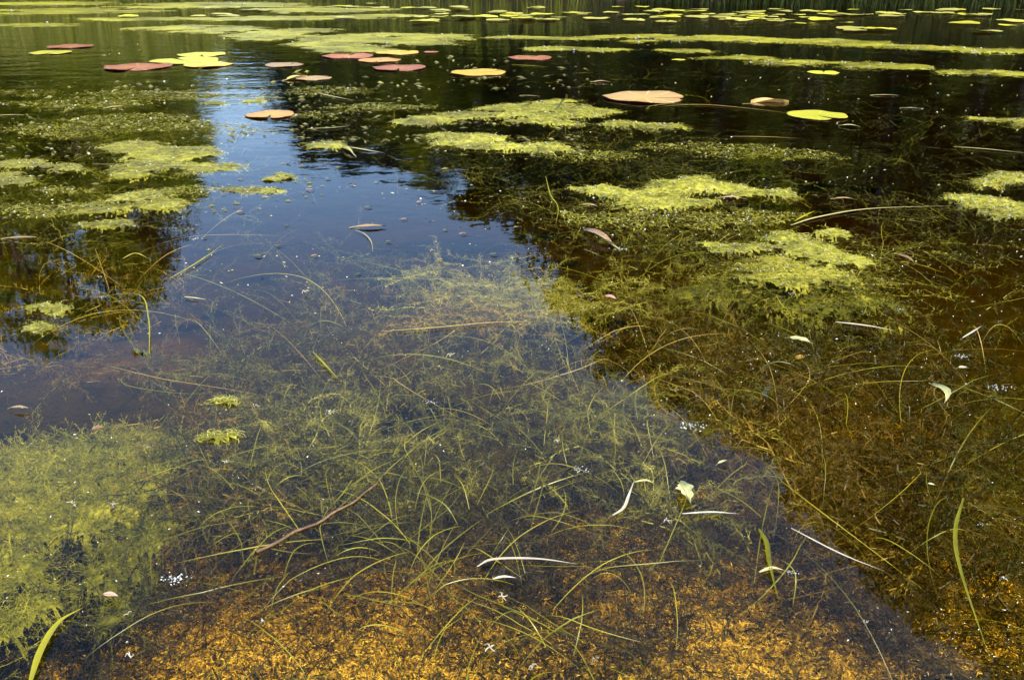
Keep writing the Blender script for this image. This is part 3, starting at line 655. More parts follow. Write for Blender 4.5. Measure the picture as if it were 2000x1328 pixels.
    if fuzz:
        fb = Bag(3); hi = v[v[:, 2] > top - 0.04]
        for i in range(fuzz):
            p = hi[rs.integers(len(hi))]; V, F = SOFT[rs.integers(len(SOFT))]
            k = 0.5 + 0.55 * fbm(p[0] * sc * 2.2, p[1] * sc * 2.2, seed + 3)
            fb.add(rotated(V, rs.uniform(0, 6.28), rs.normal(-0.1, 0.35), rs.uniform(0, 6.28), rs.uniform(0.2, 0.5)) + p - loc + [0, 0, 0.003], F, float(np.clip(tint0 + 0.14 + 0.8 * (k - 0.5) + rs.normal(0, 0.12), 0, 1)))
        fo = fb.build('fuzz', M['algae_deep'], o); fo['kind'] = 'stuff'
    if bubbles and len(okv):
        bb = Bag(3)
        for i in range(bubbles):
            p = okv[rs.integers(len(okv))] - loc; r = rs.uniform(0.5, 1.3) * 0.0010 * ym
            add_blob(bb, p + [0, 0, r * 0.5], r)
        bo = bb.build('froth', M['foam'], o, smooth=True); bo['kind'] = 'stuff'  # bubbles whose pale colour doubles as painted sun sparkle
    return o
ICO_V, ICO_F = None, None
def _ico():
    t = (1 + 5 ** 0.5) / 2
    v = np.array([[-1, t, 0], [1, t, 0], [-1, -t, 0], [1, -t, 0], [0, -1, t], [0, 1, t], [0, -1, -t], [0, 1, -t], [t, 0, -1], [t, 0, 1], [-t, 0, -1], [-t, 0, 1]], float)
    f = np.array([[0, 11, 5], [0, 5, 1], [0, 1, 7], [0, 7, 10], [0, 10, 11], [1, 5, 9], [5, 11, 4], [11, 10, 2], [10, 7, 6], [7, 1, 8], [3, 9, 4], [3, 4, 2], [3, 2, 6], [3, 6, 8], [3, 8, 9], [4, 9, 5], [2, 4, 11], [6, 2, 10], [8, 6, 7], [9, 8, 1]])
    return v / np.linalg.norm(v[0]), f
ICO_V, ICO_F = _ico()
def add_blob(bag, p, r, sq=0.7, tint=0.6):
    bag.add(ICO_V * [r * 1.1, r, r * sq] + p, ICO_F, tint)

MATS = [
 ('algae_mat', 'broad pale algae raft behind the red lily pads', [(330, 55, 70, 5), (440, 60, 90, 7), (545, 68, 90, 12), (680, 80, 110, 15), (800, 78, 110, 12), (880, 74, 60, 8), (640, 96, 50, 5), (730, 98, 70, 5)], dict(amp=0.012, strands=500, bubbles=20, tint0=0.6)),
 ('algae_mat', 'long narrow algae ribbon stretching to the right edge', [(1300, 75, 60, 4), (1400, 74, 70, 5), (1500, 79, 80, 7), (1600, 84, 80, 7), (1700, 88, 70, 6), (1790, 93, 60, 4), (1880, 97, 70, 4), (1960, 101, 60, 5)], dict(amp=0.016, strands=500, bubbles=50, tint0=0.62)),
 ('algae_mat', 'thin algae strip beyond the salmon coloured pad', [(1010, 74, 80, 3), (1110, 76, 70, 3), (1220, 72, 90, 4), (1250, 81, 50, 4)], dict(amp=0.010, strands=150, bubbles=10, tint0=0.6)),
 ('algae_mat', 'thin algae strip just behind the salmon coloured pad', [(1080, 96, 60, 3), (1160, 98, 60, 3)], dict(amp=0.010, strands=80, bubbles=12, tint0=0.62)),
 ('algae_mat', 'olive algae patches beyond the small green pad', [(1350, 100, 60, 4), (1440, 112, 80, 5, 0.5), (1560, 122, 80, 6, 0.4), (1700, 128, 70, 8, 0.7), (1770, 131, 40, 4, 1)], dict(amp=0.010, strands=200, bubbles=24, tint0=0.42)),
 ('algae_mat', 'yellow algae patch at the right edge level with the small pad', [(1880, 143, 50, 4), (1960, 144, 50, 7)], dict(amp=0.014, strands=120, bubbles=10)),
 ('algae_mat', 'narrow algae patch at the right edge beyond the yellow pad', [(1930, 235, 40, 7, 0.8), (1990, 238, 40, 7)], dict(amp=0.012, strands=120, bubbles=8)),
 ('algae_mat', 'big bright algae mat in the middle beyond the crescent', [(830, 236, 50, 8), (930, 225, 80, 8, 0.6), (1010, 215, 80, 12), (1090, 208, 70, 11), (1130, 218, 70, 8, 0.8), (1070, 238, 70, 8, 0.6)], dict(amp=0.017, strands=700, bubbles=30, tint0=0.6)),
 ('algae_mat', 'bright crescent of algae nearest the blue water in the middle', [(870, 268, 45, 8), (920, 276, 65, 12), (990, 287, 50, 8), (1060, 290, 60, 7), (1105, 287, 20, 4)], dict(amp=0.020, strands=600, bubbles=40, tint0=0.68)),
 ('algae_mat', 'small algae mound right of the crescent', [(1230, 243, 40, 8), (1290, 248, 40, 7)], dict(amp=0.018, strands=250, bubbles=16)),
 ('algae_mat', 'bright algae mat with frothy top right of the middle', [(1180, 375, 50, 11), (1250, 388, 90, 18), (1320, 366, 60, 14), (1390, 360, 60, 14), (1330, 396, 80, 10, 0.6), (1520, 378, 38, 9), (1440, 378, 60, 8, 0.5)], dict(amp=0.017, strands=900, bubbles=70, tint0=0.68)),
 ('algae_mat', 'brightest algae mound on the dark right water', [(1540, 465, 50, 14), (1570, 490, 60, 18), (1640, 456, 50, 8, 0.8), (1620, 510, 70, 16, 0.8), (1440, 482, 60, 10, 0.7), (1390, 478, 40, 7, 0.6), (1560, 535, 100, 26, 0.1)], dict(amp=0.015, sink=0.05, strands=900, bubbles=110, tint0=0.72)),
 ('algae_mat', 'upper algae mound at the right edge', [(1930, 362, 45, 8), (1985, 350, 50, 12)], dict(amp=0.018, strands=350, bubbles=60, tint0=0.68)),
 ('algae_mat', 'slanting algae tongue at the right edge below the upper mound', [(1880, 388, 50, 7, 0.6), (1930, 400, 45, 13), (1975, 418, 45, 16)], dict(amp=0.018, strands=450, bubbles=70, tint0=0.66)),
 ('algae_mat', 'olive algae mat touching the left edge', [(40, 325, 60, 10), (120, 328, 60, 9), (20, 355, 60, 8, 0.7), (10, 345, 40, 12)], dict(amp=0.013, strands=400, bubbles=20, tint0=0.45)),
 ('algae_mat', 'large olive algae mat left of the blue water', [(270, 285, 60, 9), (340, 300, 90, 12), (300, 325, 70, 14), (390, 328, 70, 12, 0.6), (250, 340, 40, 8, 0.5)], dict(amp=0.012, strands=800, bubbles=24, tint0=0.45)),
 ('algae_mat', 'fading algae mat above the mirrored left tree', [(270, 385, 60, 12), (310, 400, 50, 14, 0.5), (200, 405, 60, 12, 0.6), (215, 437, 50, 9, 0.4)], dict(amp=0.010, sink=0.05, strands=450, bubbles=14, tint0=0.46)),
 ('algae_mat', 'small pointed algae island in the blue water', [(545, 346, 32, 7), (520, 350, 20, 4)], dict(amp=0.014, strands=90, bubbles=3, tint0=0.5)),
 ('algae_mat', 'tiny algae island with debris near the pointed one', [(510, 374, 36, 6), (470, 372, 30, 4)], dict(amp=0.008, strands=60, bubbles=10, tint0=0.4)),
 ('algae_mat', 'small algae patch above the orange pad in the sky gap', [(500, 198, 24, 4), (400, 205, 26, 3), (470, 200, 20, 3)], dict(amp=0.010, strands=60, bubbles=4)),
 ('algae_mat', 'small algae patch left of the floating straw', [(640, 285, 34, 6), (615, 284, 22, 4)], dict(amp=0.010, strands=80, bubbles=4, tint0=0.5)),
 ('algae_mat', 'yellowish algae clot near the left edge', [(95, 603, 28, 8), (75, 600, 16, 6)], dict(amp=0.010, strands=120, bubbles=6, tint0=0.6)),
 ('algae_mat', 'froth speckled algae clot below the yellowish one', [(85, 640, 30, 9), (120, 612, 14, 8)], dict(amp=0.010, strands=120, bubbles=14, tint0=0.55)),
 ('algae_mat', 'small bright algae tuft over the grey weeds', [(440, 787, 24, 8)], dict(amp=0.008, strands=120, bubbles=4, tint0=0.55)),
 ('algae_mat', 'small algae tuft beside the orange bed patch', [(415, 858, 30, 10), (445, 855, 14, 6)], dict(amp=0.008, strands=120, bubbles=4, tint0=0.5)),
 ('algae_mat', 'far scum of pale algae across the top left', [(150, 22, 160, 6, 0.6), (420, 12, 160, 6), (640, 20, 140, 6), (300, 38, 160, 4, 0.5), (560, 36, 180, 4, 0.7), (720, 32, 80, 4), (60, 50, 100, 4, 0.3), (80, 8, 120, 5)], dict(amp=0.014, strands=300, bubbles=10, tint0=0.6, rag=0.35)),
]
MATS += [
 ('thin_scum', 'thin olive scum drifting before the green pad cluster', [(300, 186, 170, 9, 0.4), (150, 205, 150, 9, 0.4), (440, 190, 90, 6, 0.4), (60, 180, 80, 6, 0.4)], dict(amp=0.006, strands=500, bubbles=10, tint0=0.28, rag=0.2, density=0.30)),
 ('thin_scum', 'thin olive scum between the rippled left water and the mats', [(120, 255, 150, 11, 0.4), (360, 248, 140, 9, 0.4), (250, 232, 110, 8, 0.4), (470, 255, 80, 6, 0.4)], dict(amp=0.006, strands=600, bubbles=14, tint0=0.28, rag=0.2, density=0.30)),
 ('thin_scum', 'thin olive scum under the crumpled brown pad', [(640, 178, 80, 8, 0.4), (720, 210, 100, 9, 0.4), (620, 225, 70, 7, 0.4)], dict(amp=0.006, strands=400, bubbles=8, tint0=0.26, rag=0.2, density=0.30)),
 ('thin_scum', 'thin dark scum around the small algae mound', [(1380, 285, 130, 10, 0.4), (1500, 300, 130, 9, 0.4), (1150, 300, 90, 8, 0.4)], dict(amp=0.006, strands=400, bubbles=20, tint0=0.24, rag=0.2, density=0.30)),
 ('thin_scum', 'thin scum fringe in front of the frothy algae mat', [(1250, 425, 140, 14, 0.4), (1400, 430, 110, 14, 0.4), (1500, 420, 90, 10, 0.4)], dict(amp=0.006, strands=500, bubbles=40, tint0=0.34, rag=0.2, density=0.30)),
 ('thin_scum', 'thin scum around the fading left algae mat', [(90, 410, 90, 14, 0.4), (380, 370, 80, 10, 0.4), (150, 375, 80, 9, 0.4)], dict(amp=0.006, strands=400, bubbles=14, tint0=0.3, rag=0.2, density=0.30)),
]
for i, (nm, lb, el, kw) in enumerate(MATS):
    mo = algae(nm, lb, el, seed=i + 1, **kw)
    if nm == 'thin_scum': mo['kind'] = 'stuff'; mo['category'] = 'scum'; mo['group'] = 'thin surface scum'
# submerged clouds of soft algae
algae('submerged_algae', 'soft yellow green algae cloud under water at the left edge', [(60, 865, 130, 70), (180, 825, 110, 45), (10, 1000, 80, 120), (110, 925, 100, 50, 0.6), (10, 1120, 45, 70, 0.5), (245, 850, 50, 40)], amp=0.035, sink=0.10, cell=0.004, seed=50, material='algae_deep', top=-0.060, rag=0.40, fuzz=3600, tint0=0.46, group='submerged algae clouds', freq=0.6)
algae('submerged_algae', 'ragged darker algae cloud under water beside the left one', [(250, 940, 80, 45), (190, 1010, 70, 35), (200, 1070, 35, 25, 0.6)], amp=0.025, sink=0.10, cell=0.004, seed=51, material='algae_deep', top=-0.075, rag=0.25, fuzz=700, tint0=0.16, group='submerged algae clouds', freq=0.8)
algae('submerged_algae', 'olive algae cloud just under water below the brightest mound', [(1580, 545, 130, 40), (1450, 530, 110, 26)], amp=0.015, sink=0.08, cell=0.004, seed=52, material='algae_deep', top=-0.03, rag=0.4, fuzz=300, tint0=0.3, group='submerged algae clouds', freq=0.9)

# ------------------------------------------------------------------ lily pads
M['pad_green'] = pad_material('pad_green', (0.34, 0.33, 0.025), (0.38, 0.37, 0.025), (0.40, 0.34, 0.03), (0.30, 0.24, 0.03))
M['pad_red'] = pad_material('pad_red', (0.30, 0.125, 0.04), (0.22, 0.07, 0.03), (0.26, 0.11, 0.03), (0.11, 0.035, 0.015))
M['pad_orange'] = pad_material('pad_orange', (0.42, 0.25, 0.05), (0.38, 0.17, 0.04), (0.42, 0.26, 0.05), (0.22, 0.085, 0.03))
M['pad_yellow'] = pad_material('pad_yellow', (0.46, 0.31, 0.03), (0.46, 0.33, 0.03), (0.42, 0.20, 0.04), (0.30, 0.16, 0.03))
M['pad_tan'] = pad_material('pad_tan', (0.34, 0.22, 0.08), (0.30, 0.18, 0.075), (0.24, 0.20, 0.03), (0.16, 0.08, 0.04))
M['pad_far'] = pad_material('pad_far', (0.30, 0.28, 0.05), (0.34, 0.32, 0.065), (0.22, 0.20, 0.025), (0.26, 0.22, 0.05))
def pad_mesh(seed, material, curl=0.02, notch=0.35, wav=0.012):
    """unit-radius heart-notched disc: rings of quads, a gently waving, slightly upturned rim and a lower skin"""
    rs = np.random.default_rng(seed); n = 44; rings = [0.0, 0.25, 0.5, 0.75, 0.93, 1.0]
    ph = rs.uniform(0, 6.28, 4); V = []; T = []
    ang = np.linspace(notch / 2, 2 * math.pi - notch / 2, n)
    for layer in (0, 1):
        for r in rings:
            rr = r * (1 + 0.035 * np.sin(3 * ang + ph[0]) + 0.02 * np.sin(7 * ang + ph[1]))
            edge = np.clip((ang - ang[0]) / 0.25, 0, 1) * np.clip((ang[-1] - ang) / 0.25, 0, 1)
            rr = rr * (0.9 + 0.1 * np.sqrt(edge)) if r > 0.6 else rr
            z = curl * r ** 5 * (0.7 + 0.5 * np.sin(2 * ang + ph[2])) + wav * r * np.sin(5 * ang + ph[3]) * r + 0.012 * np.abs(np.cos(5.5 * ang)) * r * (1 - r) - layer * 0.014
            V.append(np.stack([np.cos(ang) * rr, np.sin(ang) * rr, z], 1)); T.append(np.full(n, r))
    V = np.concatenate(V); T = np.concatenate(T); F = []; k = len(rings)
    for layer in (0, 1):
        for i in range(k - 1):
            for j in range(n - 1):
                a = (layer * k + i) * n + j
                q = [a, a + n, a + n + 1, a + 1]
                F.append(q if layer == 0 else q[::-1])
    t, b = (k - 1) * n, (2 * k - 1) * n
    for j in range(n - 1): F.append([t + j, b + j, b + j + 1, t + j + 1])
    for i in range(k - 1):
        for j in (0, n - 1):
            a = i * n + j; c = (k + i) * n + j; q = [a, c, c + n, a + n]
            F.append(q if j == n - 1 else q[::-1])
    bag = Bag(4); bag.add(V, F, T)
    return bag.mesh('lily_pad', material, True)
PADM = {}
def pad(px, py, wpx, kind, label, group, tilt=(0, 0), z=0.004, stalk=True, rot=None, curl=0.02, squash=1.0):
    v = random.randrange(3); key = (kind, v, curl)
    if key not in PADM: PADM[key] = pad_mesh(500 + v * 13 + hash(kind) % 7 if False else 500 + v * 13 + len(kind), M[kind], curl, [0.14, 0.22, 0.10][v])
    p = W(px, py, z); r = wpx * scale_at(px, py) / 2
    o = bpy.data.objects.new('lily_pad', PADM[key]); C.objects.link(o)
    o.location = p; o.scale = (r, r * squash, r); o.rotation_euler = (tilt[0], tilt[1], random.uniform(0, 6.28) if rot is None else rot)
    tag(o, label, 'lily pad', group)
    if False:
        b = Bag(4); a = random.uniform(0, 6.28)
        P = catmull([[0.02, 0, -0.015], [0.1 * math.cos(a), 0.1 * math.sin(a), -0.6], [0.8 * math.cos(a), 0.8 * math.sin(a), -2.6]], 8)
        b.add(*tube(P, 0.028, 6)); b.build('stalk', M['brown_stem'], o, smooth=True)
    return o
G = 'lily pads on the open water'
for a in [
 (100, 103, 76, 'pad_green', 'bright yellow green lily pad, leftmost of all', -1.4), (138, 91, 84, 'pad_red', 'reddish lily pad just behind the leftmost green one', -1.7),
 (268, 131, 125, 'pad_red', 'large red lily pad in front of the green pad cluster', -1.5), (393, 107, 90, 'pad_green', 'yellow green lily pad, farthest of the green cluster', -1.2),
 (360, 119, 128, 'pad_green', 'largest yellow green lily pad of the cluster behind the red one', 2.2), (405, 127, 92, 'pad_yellow', 'ochre lily pad at the front right of the green cluster', -1.6),
 (680, 110, 98, 'pad_red', 'red lily pad, farthest left of the red pair in the middle', 1.5), (741, 118, 82, 'pad_orange', 'orange lily pad between the two red ones', -1.6),
 (779, 133, 102, 'pad_red', 'red lily pad in front of the orange one in the middle', -1.5), (776, 103, 84, 'pad_yellow', 'golden yellow lily pad against the pale algae raft', 1.0),
 (842, 102, 30, 'pad_red', 'very small reddish pad right of the golden pad', 1.0), (555, 127, 76, 'pad_tan', 'pale half drowned pad in the bright sky gap', 0.3),
 (933, 142, 107, 'pad_yellow', 'yellow and orange lily pad alone in the middle', 0.3), (1036, 113, 86, 'pad_red', 'salmon red lily pad right of the middle', 1.2),
 (1258, 190, 157, 'pad_tan', 'largest lily pad, tan with an olive streak', -0.4), (1595, 225, 112, 'pad_green', 'yellow green lily pad alone on the dark right water', -1.2),
 (1608, 142, 60, 'pad_green', 'small yellow green pad on the far dark water', 1.2), (1325, 117, 26, 'pad_green', 'tiny green pad among the olive algae streaks', 0.8),
 (528, 224, 92, 'pad_orange', 'torn orange lily pad on the blue mirror', -1.4), (612, 153, 70, 'pad_tan', 'crumpled brown pad on the rippled water', 0.5),
]: pad(*a[:5], G, rot=a[5], z=0.003, curl=0.03 if a[2] > 90 else 0.02)
rsf = np.random.default_rng(77)
GF = 'far band of lily pads'
def far_ok(x, y): return y < float(shore_y(x)) - 0.35
cnt = 0
for (xa, xb, ya, yb, n) in [(1280, 2000, 18, 30, 40), (1400, 1750, 28, 40, 14), (1500, 2000, 36, 62, 12), (790, 1300, 12, 40, 34), (1000, 1500, 20, 46, 16), (200, 800, 6, 36, 16), (820, 1080, 30, 42, 8)]:
    for i in range(n):
        px, py = rsf.uniform(xa, xb), rsf.uniform(ya, yb); p = W(px, py)
        if not far_ok(p[0], p[1]): continue
        wp = rsf.uniform(0.13, 0.26) / scale_at(px, py)
        seg = next(t for lim, t in [(420, 'above the red pad at left'), (620, 'above the bright sky gap'), (800, 'above the orange pads'), (960, 'above the yellow orange pad'), (1120, 'above the salmon pad'), (1300, 'above the largest tan pad'), (1480, 'above the frothy algae mat'), (1660, 'above the yellow green pad'), (1830, 'right of the yellow green pad'), (2100, 'by the right edge')] if px < lim)
        row = 'by the bank' if py < 20 else 'mid row' if py < 32 else 'front row'
        big = 'broad' if wp * scale_at(px, py) > 0.195 else 'small'
        kd = 'pad_far' if rsf.uniform() < 0.8 else 'pad_green'
        pad(px, py, wp, kd, '%s %s far pad, %s, %s' % (big, 'pale' if kd == 'pad_far' else 'yellow green', row, seg), GF, tilt=(rsf.normal(0, 0.02), rsf.normal(0, 0.02)), stalk=False, z=0.006 + rsf.uniform(0, 0.012), curl=0.05)

# ------------------------------------------------------------------ grass tufts and trailing stems
def blade_path(root, az, L, depth, rs, bend, rise=0.75, tipdrop=0.0):
    s = np.linspace(0, 1, 15)
    ang = az + bend * s
    dx = np.cumsum(np.cos(ang)) / 15 * L; dy = np.cumsum(np.sin(ang)) / 15 * L
    z = -depth + (depth - 0.004) * (1 - (1 - np.minimum(1, s / rise)) ** 2) - tipdrop * np.maximum(0, s - rise) ** 2 * 2
    return np.stack([root[0] + dx, root[1] + dy, np.minimum(z, -0.002)], 1)
def tuft(name, px, py, n, length, width, depth, label, cat, group, seed, material='blade', az=None, spread=3.14, bend=0.55, loose=0.065):
    rs = np.random.default_rng(seed)
    c = W(px, py, -depth); e = empty(name, c, label, cat, group)
    for i in range(n):
        a = (rs.uniform(0, 6.28) if az is None else az + rs.uniform(-spread, spread))
        L = rs.uniform(*length); P = blade_path(rs.normal(0, 1, 2) * loose, a, L, depth, rs, rs.normal(0, bend), rs.uniform(0.35, 0.9), rs.uniform(0, depth * 1.5))
        kink = rs.integers(4, 12); P[kink:, :2] += (P[kink:, :2] - P[kink, :2]) @ np.array([[0, 1], [-1, 0]]) * rs.normal(0, 0.16)
        P[:, 2] += depth
        b = Bag(4); V, F = ribbon(P, width * rs.uniform(0.7, 1.25), 0.25, (0.6, 0.05), roll=rs.normal(0, 0.7)); b.add(V, F)
        b.build('blade', M[material], e, smooth=True)
    return e
GT = 'submerged grass tufts'
TUFTS = [
 (560, 900, 11, 'grass tuft fanning out at the left of the central weeds'), (740, 900, 10, 'upright bright grass tuft above the brown twig'), (700, 1010, 13, 'dense grass tuft right of the brown twig'),
 (850, 1080, 13, 'densest grass tuft beside the white curved blade'), (930, 1000, 10, 'grass tuft between the twig and the white curved blade'), (1010, 900, 8, 'thin grass tuft in the upper middle of the weeds'),
 (940, 1130, 11, 'grass tuft under the white curved blade'), (1010, 1230, 9, 'grass tuft over the golden bed at the bottom middle'), (1180, 1160, 8, 'grass tuft right of the short white stick'),
 (640, 1110, 9, 'grass tuft over the golden bed at the lower left'), (480, 1000, 9, 'grass tuft beside the dark hole at left'), (1180, 860, 8, 'grass tuft below the bent brown stem'),
 (1100, 1280, 6, 'short grass tuft at the bottom edge'), (1300, 900, 7, 'sparse grass tuft above the pale leaf'), (790, 820, 7, 'sparse grass tuft in the grey weeds'),
]
for i, (px, py, n, lb) in enumerate(TUFTS): tuft('grass_tuft', px, py, int(n * 1.6), (0.045, 0.15), 0.00095, 0.022, lb, 'grass tuft', GT, 3000 + i)
GS = 'trailing stems in the weeds'
STEMS = [
 (1250, 700, 7, 'loose sheaf of yellow stems bending over the brown weeds'), (1500, 760, 8, 'thin stems trailing through the right weeds'), (1700, 820, 8, 'thin stems crossing in the dark right weeds'),
 (1850, 760, 7, 'thin stems by the curled pale leaf'), (1600, 960, 8, 'amber stems over the brown bed at right'), (1800, 980, 7, 'amber stems near the right edge'),
 (1450, 880, 7, 'thin stems above the white line of straw'), (1400, 640, 7, 'looping stems behind the brown leaf'), (1830, 620, 6, 'looping stems under the tan leaf at right'), (1560, 640, 6, 'thin stems beside the small pale leaf'),
 (900, 560, 6, 'faint stems drifting in the blue mirror'), (650, 600, 6, 'faint stems left in the blue mirror'), (300, 560, 6, 'yellow stems over the brown patch at left'), (420, 700, 6, 'bent stems beside the mossy lump'),
 (1750, 1180, 7, 'amber stems at the lower right corner'), (660, 740, 6, 'bright arched stems in the grey weeds'), (1250, 480, 6, 'stems around the dry brown leaf'), (1050, 700, 6, 'stems over the pale weed shelf'),
]
for i, (px, py, n, lb) in enumerate(STEMS):
    s = 1 + max(0, (800 - py) / 500)
    tuft('trailing_stems', px, py, int(n * 1.4), (0.08 * s, 0.28 * s), 0.0011 * s ** 0.5, 0.06, lb, 'stems', GS, 3300 + i, 'blade' if i % 3 else 'brown_stem', bend=0.9, loose=0.06 * s)

def strip(name, pts, wpx, material, label, cat, z=0.003, group=None, taper=(0.4, 0.05), thick=False, n=18):
    """one blade, stem or stick along photo points, lying at height z (number or one per point)"""
    zs = [z] * len(pts) if np.isscalar(z) else z
    P = catmull([W(x, y, zz) for (x, y), zz in zip(pts, zs)], n)
    w = wpx * scale_at(*pts[len(pts) // 2]); loc = P[0].copy(); P = P - loc
    b = Bag(4)
    if thick: b.add(*tube(P, np.linspace(1, 0.55, n) * w / 2, 7))
    else: b.add(*ribbon(P, w, 0.3, taper))
    o = b.build(name, M[material], smooth=True); o.location = loc
    return tag(o, label, cat, group)
for a in [
 ('dry_grass', [(932, 1106), (965, 1092), (1050, 1091), (1128, 1101)], 6.5, 'bleached', 'bleached white blade bent like a hockey stick, lower middle', 'dry grass'),
 ('dry_stick', [(963, 1130), (985, 1126), (1009, 1128)], 7, 'bleached', 'short bleached white stick below the bent blade', 'stick'),
 ('dry_grass', [(1197, 1006), (1218, 992), (1229, 965), (1239, 937)], 6, 'bleached', 'slim white curved blade left of the pale leaf', 'dry grass'),
 ('dry_grass', [(1332, 1003), (1390, 1000), (1444, 1003)], 5, 'bleached', 'straight thin white straw below the pale leaf', 'dry grass'),
 ('dry_stalk', [(1545, 1031), (1640, 1080), (1727, 1115)], 4, 'bleached', 'long thin white stalk slanting at the lower right', 'stalk'),
 ('floating_grass', [(1482, 1032), (1497, 1060), (1503, 1100), (1520, 1170)], 10, 'blade', 'yellow green blade pointing up through the surface, lower right', 'grass'),
 ('floating_grass', [(1483, 1117), (1508, 1109), (1532, 1113)], 8, 'straw', 'short pale blade crossing the upright yellow one', 'grass'),
 ('dry_grass', [(1632, 629), (1690, 636), (1746, 645)], 6, 'bleached', 'straight white blade on the dark weeds at right', 'dry grass'),
 ('floating_grass', [(1545, 440), (1600, 424), (1700, 408), (1862, 402)], 5, 'straw', 'long pale green blade lying above the brightest algae mound', 'grass'),
 ('floating_grass', [(1552, 432), (1575, 420), (1592, 412)], 5, 'blade', 'short green side blade at the foot of the long pale one', 'grass'),
 ('brown_stalk', [(1300, 207), (1370, 205), (1450, 211), (1545, 222)], 4, 'brown_stem', 'thin brown stalk running to the yellow green pad', 'stalk'),
 ('brown_stalk', [(1432, 267), (1500, 268), (1565, 271)], 4, 'brown_stem', 'thin orange brown stalk below the green pad', 'stalk'),
 ('floating_grass', [(1262, 214), (1275, 207), (1320, 203), (1385, 209)], 4, 'blade', 'looped yellow stem at the foot of the largest pad', 'grass'),
 ('brown_stalk', [(745, 647), (850, 640), (960, 630), (1062, 628)], 4, 'brown_stem', 'bent brown plant stalk across the pale weed shelf', 'stalk'),
 ('floating_grass', [(55, 1345), (80, 1270), (115, 1215), (162, 1186)], 13, 'blade', 'broad bright grass blade at the lower left corner', 'grass'),
 ('floating_grass', [(1882, 972), (1866, 1035), (1875, 1110), (1935, 1290)], 8, 'blade', 'tall green grass blade near the lower right edge', 'grass'),
 ('floating_grass', [(611, 687), (635, 712), (662, 742)], 4, 'blade', 'pale tapering blade pointing up in the grey weeds', 'grass'),
 ('straw_stalk', [(678, 287), (712, 293), (750, 299)], 5, 'straw', 'floating straw stalk below the conifer reflection', 'stalk'),
 ('floating_grass', [(1000, 127), (1035, 129), (1069, 131)], 4, 'blade', 'thin green blade floating under the salmon pad', 'grass'),
 ('floating_grass', [(1862, 287), (1930, 292), (2010, 300)], 4, 'straw', 'thin pale blade crossing to the right edge', 'grass'),
 ('straw_stalk', [(180, 321), (320, 323), (480, 327)], 3, 'straw', 'long thin straw lying over the left algae mats', 'stalk'),
 ('straw_stalk', [(330, 181), (410, 182), (480, 182)], 3, 'straw', 'thin straw floating before the green pad cluster', 'stalk'),
 ('straw_stalk', [(620, 182), (650, 189), (690, 196)], 4, 'straw', 'ochre straw floating under the torn pad', 'stalk'),
 ('straw_stalk', [(600, 252), (650, 250), (685, 246)], 4, 'straw', 'ochre straw right of the orange pad', 'stalk'),
 ('floating_grass', [(693, 449), (712, 457), (725, 472), (728, 492)], 2, 'straw', 'hooked pale stem under the seed head leaf', 'grass'),
 ('floating_grass', [(1066, 345), (1075, 380), (1090, 405), (1085, 440)], 2.5, 'blade', 'crooked green stem at the edge of the dark reflection', 'grass'),
 ('floating_grass', [(292, 690), (290, 620), (270, 575), (180, 580)], 2.5, 'blade', 'arched green stem rising by the mossy lump', 'grass'),
 ('floating_grass', [(240, 505), (265, 495), (290, 505)], 4, 'blade', 'short bright blade over the mirrored left tree', 'grass'),
 ('floating_grass', [(330, 545), (390, 510), (435, 478)], 4, 'blade', 'slanting yellow blade at the edge of the left reflection', 'grass'),
 ('dry_grass', [(360, 580), (380, 582), (404, 585)], 4, 'straw', 'small pale blade floating left of the blue mirror', 'dry grass'),
 ('dry_grass', [(1880, 660), (1900, 648), (1918, 636)], 4, 'bleached', 'small white sprig near the right edge', 'dry grass'),
 ('floating_grass', [(1240, 941), (1262, 938), (1276, 943)], 6, 'pale_leaf', 'small lime blade at the tip of the white curved blade', 'grass'),
]: strip(*a)
# emergent thin shoot
strip('shoot', [(1107, 186), (1106, 186)], 5, 'straw', 'short pale shoot standing out of the far water', 'shoot', z=[-0.02, 0.075])
# brown twig with side shoots
tw = strip('twig', [(500, 1078), (545, 1057), (575, 1038), (622, 1021), (652, 1000), (690, 981), (712, 962), (738, 943)], 7, 'twig', 'reddish brown twig slanting through the grass tufts', 'twig', z=0.001, thick=True)

